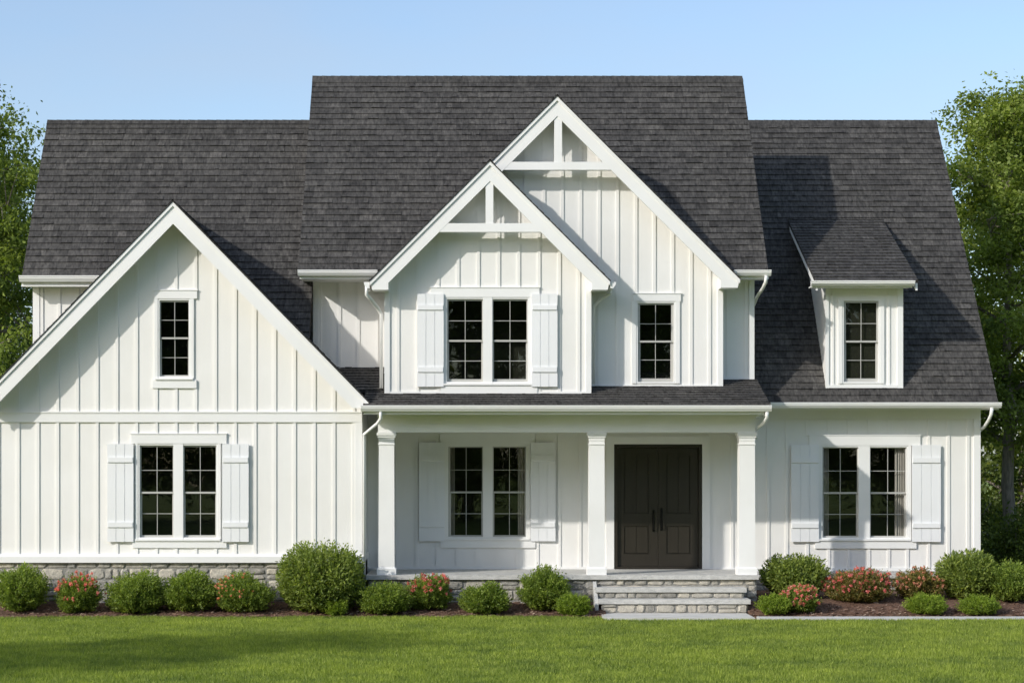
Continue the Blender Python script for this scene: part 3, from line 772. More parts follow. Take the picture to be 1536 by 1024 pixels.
# ---- windows
def window(key, gl, meet, munt, head, sill, label, depth=.9, curtains=(), sidetrim=.055):
    Y, fx0, fx1, fy0, fy1 = WIN[key]
    x0, x1, z0, z1 = OPN[key]
    z_ = lambda p: ZP(p, Y)
    # casing (with head and sill) is the window object itself
    mb = MB(); w = .05; pr = .036
    if head: mb.box(XP(head[0], Y), XP(head[1], Y), Y - pr, Y - .001, z1 + .001, z_(head[2]))
    if head: mb.box(XP(head[0], Y) - .015, XP(head[1], Y) + .015, Y - pr - .012, Y - .002, z_(head[2]) + .0005, z_(head[2]) + .018)
    if sill:
        mb.box(XP(sill[0], Y), XP(sill[1], Y), Y - pr - .004, Y - .001, z_(sill[2]), z0 - .036)
        mb.box(x0 - .05, x1 + .05, Y - pr - .03, Y + .03, z0 - .035, z0)
    if sidetrim:
        mb.box(x0 - sidetrim, x0 - .0005, Y - .032, Y - .001, z0 + .001, z1 + .0005)
        mb.box(x1 + .0005, x1 + sidetrim, Y - .032, Y - .001, z0 + .001, z1 + .0005)
    win = part(mb, 'window', M['trim'], label=label)
    # frame
    mb = MB(); a, bq = Y - .022, Y + .09; fw = .032
    mb.box(x0, x0 + fw, a, bq, z0 + fw, z1 - fw); mb.box(x1 - fw, x1, a, bq, z0 + fw, z1 - fw)
    mb.box(x0, x1, a, bq, z1 - fw, z1); mb.box(x0, x1, a, bq, z0 + .0005, z0 + fw)
    if len(gl) == 2:
        g0, g1 = XP(gl[0][1], Y) + .02, XP(gl[1][0], Y) - .02
        mb.box(g0, g1, Y - .03, bq, z0 + .001, z1 - .001)
    part(mb, 'frame', M['trim'], win)
    zm = z_(meet)
    spans = [(x0 + fw, x1 - fw)] if len(gl) == 1 else [(x0 + fw, g0), (g1, x1 - fw)]
    for (gx0, gx1), (sx0, sx1) in zip(gl, spans):
        X0, X1 = XP(gx0, Y), XP(gx1, Y); Z0, Z1 = z_(gl_y[1]), z_(gl_y[0])
        mb = MB()
        ys, yl = Y + .018, Y + .046          # upper sash stands in front
        mb.box(sx0, X0, ys, ys + .025, zm - .018, z1 - fw); mb.box(X1, sx1, ys, ys + .025, zm - .018, z1 - fw)
        mb.box(X0, X1, ys, ys + .025, Z1, z1 - fw); mb.box(X0, X1, ys - .004, ys + .025, zm - .018, zm + .018)
        mb.box(sx0, X0 + .012, yl, yl + .025, z0 + fw, zm - .018); mb.box(X1 - .012, sx1, yl, yl + .025, z0 + fw, zm - .018)
        mb.box(X0 + .012, X1 - .012, yl, yl + .025, z0 + fw, Z0 + .01)
        part(mb, 'sash', M['sash'], win)
        xm = (X0 + X1) / 2; mw = .0056
        mb = MB()
        mb.box(xm - mw, xm + mw, ys + .004, ys + .02, zm + .018, Z1); mb.box(xm - mw, xm + mw, yl + .004, yl + .02, Z0 + .01, zm - .018)
        for k, mz in enumerate(munt):
            yy = ys if k == 0 else yl; q = 0 if k == 0 else .012
            mb.box(X0 + q, xm - mw, yy + .006, yy + .018, z_(mz) - mw, z_(mz) + mw)
            mb.box(xm + mw, X1 - q, yy + .006, yy + .018, z_(mz) - mw, z_(mz) + mw)
        part(mb, 'muntin', M['sash'], win)
        mb = MB()
        mb.quad((X0, ys + .013, zm + .018), (X1, ys + .013, zm + .018), (X1, ys + .013, Z1), (X0, ys + .013, Z1))
        mb.quad((X0 + .012, yl + .013, Z0 + .01), (X1 - .012, yl + .013, Z0 + .01), (X1 - .012, yl + .013, zm - .018), (X0 + .012, yl + .013, zm - .018))
        part(mb, 'pane', M['glass'], win)
    # room behind
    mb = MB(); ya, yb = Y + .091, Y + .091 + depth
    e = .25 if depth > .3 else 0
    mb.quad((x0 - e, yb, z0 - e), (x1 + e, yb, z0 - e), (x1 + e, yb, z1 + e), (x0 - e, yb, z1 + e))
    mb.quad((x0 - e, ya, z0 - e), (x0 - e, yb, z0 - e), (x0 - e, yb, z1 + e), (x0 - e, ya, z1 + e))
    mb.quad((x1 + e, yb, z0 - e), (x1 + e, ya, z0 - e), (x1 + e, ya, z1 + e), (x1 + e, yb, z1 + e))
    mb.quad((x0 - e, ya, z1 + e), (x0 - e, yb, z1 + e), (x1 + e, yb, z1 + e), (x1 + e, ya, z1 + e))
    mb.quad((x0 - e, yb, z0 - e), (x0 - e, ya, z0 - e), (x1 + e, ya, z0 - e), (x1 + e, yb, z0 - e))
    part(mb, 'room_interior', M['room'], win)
    for (ca, cb) in curtains:
        mb = MB(); n = 26; X0, X1 = XP(ca, Y), XP(cb, Y); yy = Y + .128
        pts = [(X0 + (X1 - X0) * k / n, yy + .022 * sin(k * 1.5) + .008 * sin(k * 3.7)) for k in range(n + 1)]
        zb_, zt_ = z0 - .1, z1 + .1
        for (xa, ya_), (xb, yb_) in zip(pts[:-1], pts[1:]):
            mb.quad((xa, ya_, zb_), (xb, yb_, zb_), (xb, yb_, zt_), (xa, ya_, zt_))
            mb.quad((xb, yb_ + .012, zb_), (xa, ya_ + .012, zb_), (xa, ya_ + .012, zt_), (xb, yb_ + .012, zt_))
        part(mb, 'curtain', M['curtain'], win)
    return win
gl_y = (453, 563)
window('left_up', [(241, 282.5)], 507, (480, 536), (232, 296, 436), (229, 295, 582), 'single sash window high in the big left gable', sidetrim=.065)
gl_y = (670, 803)
window('left_low', [(211.5, 259), (276.5, 323.5)], 738.5, (705, 770), (197, 340, 651), (199, 340, 821), 'double window low in the left gable')
gl_y = (451, 569)
window('mid', [(672.5, 723), (740, 790)], 511, (481, 541), (646, 809, 432), (661, 806, 590), 'double window in the middle gable')
gl_y = (457, 568)
window('up', [(960, 1007)], 512, (485.5, 539.5), (950, 1021, 441), None, 'single window in the tallest gable', sidetrim=.085)
gl_y = (454, 568)
window('dormer', [(1269, 1315)], 512, (485, 540), None, None, 'single window in the dormer', depth=.012, sidetrim=.08)
gl_y = (671, 803)
window('porch', [(675.5, 723), (740.5, 788)], 738, (704.5, 770), (660, 803, 650), (661, 803, 821), 'double window behind the porch', curtains=((674, 682), (777, 794)))
gl_y = (672, 804)
window('right', [(1235.5, 1286), (1306, 1358)], 739, (706, 771), (1213, 1380, 653), (1222, 1374, 822), 'double curtained window of the right wing', curtains=((1233, 1245), (1344, 1366)))

def shutter(Y, px0, px1, py0, py1, b1, b2, label):
    x0, x1, z0, z1 = prect(Y, px0, px1, py0, py1); mb = MB()
    n = 3; w = (x1 - x0) / n; g = .006; y0, y1 = Y - .068, Y - .037
    for k in range(n):
        a, b_ = x0 + w * k + (g if k else 0), x0 + w * (k + 1) - (g if k < n - 1 else 0)
        mb.box(a, b_, y0, y1, z0, z1)
    mb.box(x0 + .004, x1 - .004, y0 + .009, y1 - .003, z0 + .003, z1 - .003)
    for (a, b_) in (b1, b2):
        za, zb = ZP(b_, Y), ZP(a, Y)
        mb.box(x0 + .012, x1 - .012, y0 - .024, y0 - .0005, za, zb)
        mb.prism_yz([(y0 - .024, za), (y0 - .0005, za), (y0 - .0005, za - .012)], x0 + .012, x1 - .012)
    mb.box(x0 + .02, x0 + .05, y1, Y - .023, z0 + .2, z0 + .26); mb.box(x0 + .02, x0 + .05, y1, Y - .023, z1 - .26, z1 - .2)
    mb.box(x1 - .05, x1 - .02, y1, Y - .001, z0 + .2, z0 + .26); mb.box(x1 - .05, x1 - .02, y1, Y - .001, z1 - .26, z1 - .2)
    part(mb, 'shutter', M['shutter'], label=label)
for Y, a, b_, t, bo, n1, n2, nm in (
    (YL, 162, 201, 665.5, 812, (685.5, 693), (782.5, 790), 'left shutter of the left gable window'),
    (YL, 334, 373.5, 665.5, 812, (685.5, 693), (782.5, 790), 'right shutter of the left gable window'),
    (YM, 626, 665.5, 441, 580, (458, 465), (550.5, 558), 'left shutter of the middle gable window'),
    (YM, 797.5, 836, 441, 580, (458, 465), (550.5, 558), 'right shutter of the middle gable window'),
    (YD, 628.5, 667, 663.5, 811, (683, 690.5), (783, 790), 'left shutter of the porch window'),
    (YD, 795.5, 833, 663.5, 811, (683, 690.5), (783, 790), 'right shutter of the porch window'),
    (YD, 1186, 1227.5, 667, 812, (686, 693.5), (784, 791), 'left shutter of the right wing window'),
    (YD, 1367, 1410, 667, 812, (686, 693.5), (784, 791), 'right shutter of the right wing window')):
    shutter(Y, a, b_, t, bo, n1, n2, nm)

# ---- front door
x0, x1, z0, z1 = DOOR
mb = MB(); fw = XP(926, YD) - x0
z0 = SLABZ + .012
mb.box(x0, x0 + fw, YD - .02, YD + .14, z0, z1); mb.box(x1 - fw, x1, YD - .02, YD + .14, z0, z1)
mb.box(x0 + fw, x1 - fw, YD - .02, YD + .14, z1 - fw, z1); mb.box(x0 + fw, x1 - fw, YD - .03, YD + .14, z0, z0 + .035)
door = part(mb, 'front_door', M['door'], label='dark bronze double door with panelled leaves')
mb = MB()
mb.box(x0 - .16, x0 - .001, YD - .034, YD - .001, SLABZ + .002, z1 + .16); mb.box(x1 + .001, x1 + .16, YD - .034, YD - .001, SLABZ + .002, z1 + .16)
mb.box(x0 - .001, x1 + .001, YD - .034, YD - .001, z1 + .001, z1 + .16)
part(mb, 'door_casing', M['trim'], door)
xm = XP(987.5, YD)
for (a, b_, pa, pb) in ((x0 + fw + .003, xm - .003, 936, 973.5), (xm + .003, x1 - fw - .003, 999.5, 1036)):
    mb = MB(); yf = YD + .045; X0, X1 = XP(pa, YD), XP(pb, YD)
    rows = ((ZP(770, YD), ZP(682, YD)), (ZP(830.5, YD), ZP(788, YD)))
    zlo, zhi = z0 + .038, z1 - fw - .003
    mb.box(a, X0, yf, yf + .05, zlo, zhi); mb.box(X1, b_, yf, yf + .05, zlo, zhi)
    mb.box(X0, X1, yf, yf + .05, zlo, rows[1][0]); mb.box(X0, X1, yf, yf + .05, rows[1][1], rows[0][0]); mb.box(X0, X1, yf, yf + .05, rows[0][1], zhi)
    for (za, zb) in rows:
        xm2 = (X0 + X1) / 2; s = .022
        mb.box(X0, X1, yf + .03, yf + .048, za, zb)
        mb.box(X0 + s, xm2 - .004, yf + .012, yf + .03, za + s, zb - s); mb.box(xm2 + .004, X1 - s, yf + .012, yf + .03, za + s, zb - s)
        for q in (0, 1):
            xx = X0 if q == 0 else X1 - .008
            mb.box(xx, xx + .008, yf - .006, yf + .0299, za, zb)
        mb.box(X0 + .008, X1 - .008, yf - .006, yf + .0299, za, za + .008); mb.box(X0 + .008, X1 - .008, yf - .006, yf + .0299, zb - .008, zb)
    leaf = part(mb, 'door_leaf', M['door'], door)
for hx, hz0, hz1 in ((XP(980.5, YD), ZP(796, YD), ZP(767, YD)), (XP(992.5, YD), ZP(794, YD), ZP(764, YD))):
    mb = MB()
    mb.box(hx - .022, hx + .022, YD + .037, YD + .0445, hz0 - .02, hz1 + .04)
    mb.tube([(hx, YD + .04, hz0 + .02), (hx, YD - .01, hz0 + .035), (hx, YD - .02, hz0 + .08), (hx, YD - .022, (hz0 + hz1) / 2), (hx, YD - .02, hz1 - .06), (hx, YD - .01, hz1 - .03), (hx, YD + .04, hz1 - .015)], .011, 8)
    part(mb, 'door_handle', M['metal'], door, smooth=False)

# ---- porch: slab, beam, ceiling, columns, foundation, steps
px0, px1 = XP(549, 35.9), XP(1138, 35.9)
mb = MB(); mb.box(px0, px1, 35.88, YD - .002, SLABZ - .085, SLABZ)
part(mb, 'porch_floor', M['slab'])
mb = MB()
bz0, bz1 = ZP(648, YP), ZP(625, YP)
a, b_ = XP(567, YP), XP(1133, YP)
mb.box(a, b_, YP, YP + .26, bz0, bz1 + .12)
mb.box(a - .012, b_ + .012, YP - .018, YP - .001, bz1 - .02, bz1 + .05)
mb.box(a, a + .26, YP + .26, YD - .04, bz0 + .001, bz1 + .12); mb.box(b_ - .26, b_, YP + .26, YD - .05, bz0 + .001, bz1 + .12)
part(mb, 'porch_beam', M['trim'])
mb = MB(); mb.box(lx1 + .035, b_ + .05, YP + .27, YD - .035, bz1 + .121, bz1 + .15)
mb.box(lx1 + .035, a - .02, YP - .2, YP + .27, bz1 + .121, bz1 + .15)
part(mb, 'porch_ceiling', M['trim'])
mb = MB()
for X in (5.74,):
    mb.prism_yz([(35.52, PE_Z - .08), (37.13, porch_z(37.13) - .08), (37.13, porch_z(37.13) - .2), (35.7, bz1), (35.52, PE_Z - .2)], 5.68, 5.735)
    mb.prism_yz([(35.9, bz1 + .002), (37.36, bz1 + .002), (37.36, porch_z(37.1) - .22), (37.1, porch_z(37.1) - .22), (35.9, porch_z(35.9) - .12)], 5.575, 5.66)
part(mb, 'trim_board', M['trim'], label='closed right end of the porch roof')
mb0 = None; first = None
for k, pxc in enumerate((579.5, 895.5, 1121.5)):
    if first is None:
        mb = MB(); cz = SLABZ; w = .155; yc = 0
        zcap = bz0
        mb.frustum(0, 0, w, w * .95, .145, zcap - cz - .165)
        mb.box(-.185, .185, -.185, .185, 0, .115); mb.frustum(0, 0, .182, w + .004, .115, .145)
        mb.box(-.160, .160, -.160, .160, zcap - cz - .24, zcap - cz - .215)
        mb.box(-.152, .152, -.152, .152, zcap - cz - .165, zcap - cz - .10)
        mb.box(-.170, .170, -.170, .170, zcap - cz - .10, zcap - cz - .06)
        mb.box(-.188, .188, -.188, .188, zcap - cz - .06, zcap - cz - .002)
        first = mb.build('column', M['trim'], house); o = first
    else:
        o = first.copy(); COL.objects.link(o); o.parent = house
    o.location = (XP(pxc, 35.96), 36.16 - HO.y, SLABZ)
    o['group'] = 'square porch columns'
    o['label'] = ('porch column at the left end', 'porch column left of the door', 'porch column right of the door')[k]

def stone_face(mb, Y, x0, x1, z0, z1, seed, axis='y', rowh=(.14, .26)):
    """irregular field stones set in mortar, front plane at Y (axis 'y') or side plane at X=Y (axis 'x')"""
    rr = random.Random(seed); z = z0
    def PT(a, dep, zz_):
        return (a, Y - dep, zz_) if axis == 'y' else (Y + dep, a, zz_)
    mb.quad(PT(x0, 0, z0), PT(x1, 0, z0), PT(x1, 0, z1), PT(x0, 0, z1), 1)
    rows = []
    while z < z1 - 1e-4:
        h = rr.uniform(*rowh)
        if z1 - (z + h) < rowh[0] * .7: h = z1 - z
        rows.append((z, z + h)); z += h
    for (za, zb) in rows:
        x = x0 - rr.uniform(0, .0)
        while x < x1 - 1e-4:
            w = rr.uniform(.13, .50)
            if x1 - (x + w) < .1: w = x1 - x
            cells = [(x, x + w, za, zb)]
            if w > .22 and zb - za > .14 and rr.random() < .35:
                zm = za + (zb - za) * rr.uniform(.4, .6); cells = [(x, x + w, za, zm), (x, x + w, zm, zb)]
            for (a, b_, c, d) in cells:
                g = rr.uniform(.005, .010); a += g; b_ -= g; c += g; d -= g
                ww, hh = b_ - a, d - c; cx_, cz_ = (a + b_) / 2, (c + d) / 2; n = 12; ring = []
                ph = rr.uniform(0, 1)
                for k in range(n):
                    t = 2 * pi * (k + ph) / n; ct, st = cos(t), sin(t)
                    sq = 1 / max(abs(ct), abs(st)); q = (.35 + .65 * sq / 1.0) if False else sq
                    q *= rr.uniform(.86, 1.03)
                    ring.append((cx_ + ct * q * ww / 2 * .99, cz_ + st * q * hh / 2 * .99))
                ring = [(min(max(p, a), b_), min(max(s, c), d)) for p, s in ring]
                dep = rr.uniform(.012, .035); r = rr.random()
                o = [PT(p, .001, s) for p, s in ring]; i1 = [PT(cx_ + (p - cx_) * .90, dep * .75, cz_ + (s - cz_) * .86) for p, s in ring]
                tilt = rr.uniform(-.3, .3)
                i2 = [PT(cx_ + (p - cx_) * .55, dep * (1 + tilt * (p - cx_) / ww * 2), cz_ + (s - cz_) * .5 + hh * .05) for p, s in ring]
                for A, B in ((o, i1), (i1, i2)):
                    for k in range(n):
                        k2 = (k + 1) % n
                        mb.quad(A[k], A[k2], B[k2], B[k], 0, r)
                mb.poly(i2, 0, r)
            x += w
mb = MB()
zt = SLABZ - .086
stone_face(mb, 35.98, lx0, lx1 + .0, .05, ZP(843, YL) - .004, 5, rowh=(.12, .23))
mb.box(lx0 + .001, lx1 - .001, 35.981, 36.2, .0, ZP(843, YL) - .006, 1)
mb.quad((lx1, 35.98, 0), (lx1, 37.9, 0), (lx1, 37.9, ZP(843, YL) - .006), (lx1, 35.98, ZP(843, YL) - .006), 1)
part(mb, 'stone_foundation', [M['stone'], M['mortar']], label='stone foundation under the left gable')
mb = MB()
stone_face(mb, 35.96, px0 + .05, 2.52, .05, zt, 6, rowh=(.12, .22))
stone_face(mb, 35.96, 2.52, px1 - .04, .3, zt, 9, rowh=(.10, .15))
stone_face(mb, px1 - .04, 35.96, 37.9, .05, zt, 8, 'x')
mb.box(px0 + .052, px1 - .042, 35.962, 37.95, 0, zt - .001, 1)
part(mb, 'stone_foundation', [M['stone'], M['mortar']], label='stone face of the porch')
mb = MB(); zr = ZP(866, YD)
stone_face(mb, 37.98, px1 - .03, rx1, .1, zr - .004, 12)
part(mb, 'stone_foundation', [M['stone'], M['mortar']], label='low stone foundation of the right wing')
mb = MB(); mb.box(px1 + .01, rx1 + .04, 37.88, 37.999, zr, ZP(857, YD))
part(mb, 'stone_sill', M['slab'])
# steps
steps = MB(); steps.box(XP(905, 34.3), XP(1131, 34.3), 34.15, 35.33, -.02, .062)
st = part(steps, 'front_steps', M['concrete'], label='stone front steps on a pale concrete pad')
for k, (X0, X1, yf, ztop, zbot, nose) in enumerate(((2.545, 5.30, 35.28, ZP(898.5, 35.26), .062, .05), (2.50, 5.27, 35.58, ZP(881, 35.56), ZP(898.5, 35.26), .05))):
    mb = MB()
    stone_face(mb, yf, X0, X1, zbot + .001, ztop - .086, 70 + k, rowh=(.14, .2))
    mb.box(X0 + .001, X1 - .001, yf + .001, 35.955, zbot - .02 * k, ztop - .087, 1)
    stone_face(mb, X1, yf, 35.955, zbot + .001, ztop - .087, 80 + k, 'x')
    part(mb, 'riser', [M['stone'], M['mortar']], st)
    mb = MB(); a = .03
    mb.box(X0 - .05, X1 + .06, yf - nose, 35.955 - .003 * k, ztop - .085, ztop)
    part(mb, 'tread', M['slab'], st)
# sloping left cheek of the steps
mb = MB()
mb.prism_yz([(35.25, .05), (35.25, .22), (35.9, .62), (35.9, .05)], 2.425, 2.492)
part(mb, 'step_cheek', M['slab'], st)

# ================================================================== PLANTS
def dome_shrub(name, label, x, y, w, h, mat, n_sprig, leafl, seed, cat='shrub', feather=.12, blossoms=0, petal=None, group=None, up=.35, side=None, bl_size=.03, dep=None, mat2=None):
    rg = np.random.default_rng(seed); rx, rz = w / 2, h
    ry = (dep or w) / 2
    z = bed_z(x, y) - .01
    root = empty(name, (x, y, z)); tag(root, label, cat, group)
    # direction on the upper dome, lumpy radius
    u = rg.normal(size=(n_sprig, 3)); u /= np.linalg.norm(u, axis=1, keepdims=True)
    cz = h * .46
    lump = 1 + .14 * np.sin(u[:, 0] * 5 + seed) * np.cos(u[:, 1] * 4 - seed) + .09 * np.sin(u[:, 2] * 7 + u[:, 0] * 6 + seed * 2)
    lump += .10 * np.sin(u[:, 0] * 2.3 + seed * 1.7) + .08 * np.sin(u[:, 0] * 3.4 - u[:, 2] * 2 + seed)
    lump += rg.normal(size=n_sprig) * feather * .6
    lump = np.where(rg.random(n_sprig) < .06, lump + feather * 1.3, lump)
    lump += .13 * np.sin(u[:, 0] * 9 + u[:, 2] * 8 + seed * 3) * np.sin(u[:, 1] * 8 + seed)
    rad = np.clip(lump, .35, 1.28)
    tip = np.stack([u[:, 0] * rx * rad, u[:, 1] * ry * rad, cz + u[:, 2] * np.where(u[:, 2] > 0, h - cz, cz * .96) * rad], 1)
    tip[:, 2] = np.maximum(tip[:, 2], .02)
    base = tip * np.array([.62, .62, .70]) + np.array([0, 0, h * .03])
    k = 12
    t = np.tile(np.linspace(.15, 1.0, k), n_sprig); I = np.repeat(np.arange(n_sprig), k)
    sd = tip - base; ln = np.linalg.norm(sd, axis=1, keepdims=True)
    bend = np.stack([np.zeros(n_sprig), np.zeros(n_sprig), np.full(n_sprig, up)], 1) * ln * .5
    p = base[I] + sd[I] * t[:, None] + bend[I] * (t[:, None] ** 2) + rg.normal(size=(len(t), 3)) * leafl * .25
    p[:, 2] = np.maximum(p[:, 2], .01)
    d = sd[I] / (ln[I] + 1e-6) + rg.normal(size=(len(t), 3)) * .75 + np.array([0, 0, .25])
    l = leafl * rg.uniform(.6, 1.25, len(t)); wd = l * rg.uniform(.34, .5, len(t))
    tone = np.clip(rg.normal(.5, .22, n_sprig), 0, 1)[I]
    me = leaf_mesh('foliage', p, d, l, wd, np.clip(rg.normal(.5, .24, len(t)), 0, 1), tone, mat, seed)
    link('foliage', me, root)
    # inner stems
    mb = MB(); rr = random.Random(seed)
    for q in range(11):
        a = rr.uniform(0, 2 * pi); e = rr.uniform(.25, .75)
        mb.tube([(rr.uniform(-.03, .03), rr.uniform(-.03, .03), -.02), (cos(a) * rx * e * .5, sin(a) * ry * e * .5, h * .35), (cos(a) * rx * e, sin(a) * ry * e, h * .72)], [.012, .009, .004], 5)
    mb.build('stems', M['bark'], root)
    if blossoms:
        protos = []
        for v in range(3):
            nb = 30; c = rg.normal(size=(nb, 3)) * bl_size * .20; dd = rg.normal(size=(nb, 3))
            protos.append(leaf_mesh('blossom', c, dd, np.full(nb, bl_size * .52) * rg.uniform(.7, 1.1, nb), np.full(nb, bl_size * .5), rg.random(nb), np.full(nb, rg.uniform(.35, .75)), petal, seed + v))
        cand = np.where((u[:, 1] < .35) & (u[:, 2] > -.25) & (rad > .95))[0]; rg.shuffle(cand)
        sel = []
        for c in cand:
            q = tip[c] + bend[c]
            if side == 'left' and q[0] > rx * rg.uniform(-.5, .5): continue
            if side == 'top' and q[2] < h * rg.uniform(.15, .95): continue
            if all(np.linalg.norm(q - s_) > bl_size * 1.25 for s_ in sel): sel.append(q)
            if len(sel) >= blossoms: break
        for n_, q in enumerate(sel):
            o = link('blossom', protos[n_ % 3], root, tuple(q * 1.0))
            o.rotation_euler = (0, 0, rr.uniform(0, 6)); s_ = rr.uniform(.75, 1.25); o.scale = (s_, s_, s_)
    return root
def SH(label, pxa, pxb, pyt, pyb, Y, kind, seed, group, **kw):
    w = (pxb - pxa) * Y / F; x = XP((pxa + pxb) / 2, Y); h = ZP(pyt, Y) - bed_z(x, Y)
    mats = {'box': ('leaf_box', .050, 14, .23), 'lime': ('leaf_lime', .036, 12, .14), 'tall': ('leaf_tall', .072, 14, .27), 'rust': ('leaf_rust', .044, 12, .20), 'flower': ('leaf_box', .044, 12, .18)}
    mt, ll, dens, fe = mats[kind]
    area = w * w * 1.2 + w * h * 2.4
    n = int(200 + 560 * area)
    return dome_shrub({'box': 'round_shrub', 'lime': 'lime_shrub', 'tall': 'tall_shrub', 'rust': 'flowering_shrub', 'flower': 'flowering_shrub'}[kind], label, x, Y, w * .88, h * .87, M[mt], n, ll, seed, feather=fe, group=group, **kw)
G1, G2, G3, G4 = 'round green shrubs along the foundation', 'flowering shrubs in the beds', 'small lime green mounds at the bed edge', 'tall feathery shrubs against the house'
SH('round green shrub cut by the left edge of the photo, under the stone foundation', -6, 74, 848, 915, 35.32, 'box', 101, G1)
SH('low shrub crowded with bright coral red blossoms, between two green shrubs under the left gable', 86, 156, 858, 915, 35.25, 'flower', 102, G2, blossoms=46, petal=M['petal'], bl_size=.052, side='top')
SH('wide green shrub below the left shutter, right of the coral flowering shrub', 161, 248, 855, 915, 35.3, 'box', 103, G1)
SH('round green shrub under the ground floor window of the left gable', 243, 326, 856, 914, 35.34, 'box', 104, G1)
SH('green shrub with a salmon blush, under the right shutter of the left gable', 325, 412, 858, 913, 35.3, 'flower', 105, G2, blossoms=40, petal=M['petal_pink'], bl_size=.042, side='left')
SH('tallest feathery green bush at the right corner of the left gable', 424, 541, 818, 913, 35.42, 'tall', 106, G4, up=.8)
SH('smallest lime green ball in front of the tall bush at the gable corner', 481, 522, 894, 919, 34.98, 'lime', 107, G3)
SH('low wide bright green shrub in front of the left porch column', 534, 622, 873, 917, 35.2, 'box', 108, G1)
SH('shrub with coral pink blossoms left of the porch window', 611, 682, 859, 912, 35.45, 'flower', 109, G2, blossoms=48, petal=M['petal'], bl_size=.052, side='top')
SH('low green shrub in front of the porch, below the porch window', 692, 764, 873, 915, 35.2, 'box', 110, G1)
SH('upright round green shrub rising above the porch slab near the middle column', 779, 853, 849, 906, 35.5, 'box', 111, G1)
SH('small lime green shrub just left of the front steps', 834, 889, 889, 918, 35.0, 'lime', 112, G3)
SH('feathery tall bush just right of the porch end', 1148, 1240, 836, 905, 36.4, 'tall', 113, G4, up=.8)
SH('small lime green shrub at the right foot of the front steps', 1134, 1186, 887, 917, 34.95, 'lime', 114, G3)
SH('small crimson blossoming shrub in front of the feathery bush by the steps', 1166, 1229, 876, 913, 35.2, 'flower', 115, G2, blossoms=44, petal=M['petal'], bl_size=.052, side='top')
SH('broad bronze shrub with coral blossoms under the right wing window', 1238, 1346, 853, 908, 36.0, 'rust', 116, G2, blossoms=90, petal=M['petal'], bl_size=.050, dep=.8)
SH('loose pinkish flowering shrub under the right shutter of the right wing window', 1346, 1414, 850, 905, 36.2, 'rust', 117, G2, blossoms=50, petal=M['petal_pink'], bl_size=.050)
SH('lime green mound in front of the pinkish flowering shrub', 1357, 1418, 887, 919, 34.98, 'lime', 118, G3)
SH('large feathery bush at the right corner of the house', 1408, 1492, 829, 906, 36.3, 'tall', 119, G4, up=.6)
SH('rightmost large rounded bush, cut by the right edge of the photo', 1474, 1562, 842, 907, 36.1, 'box', 120, G4)
SH('lime green mound nearest the right edge of the photo', 1436, 1500, 889, 918, 34.98, 'lime', 121, G3)

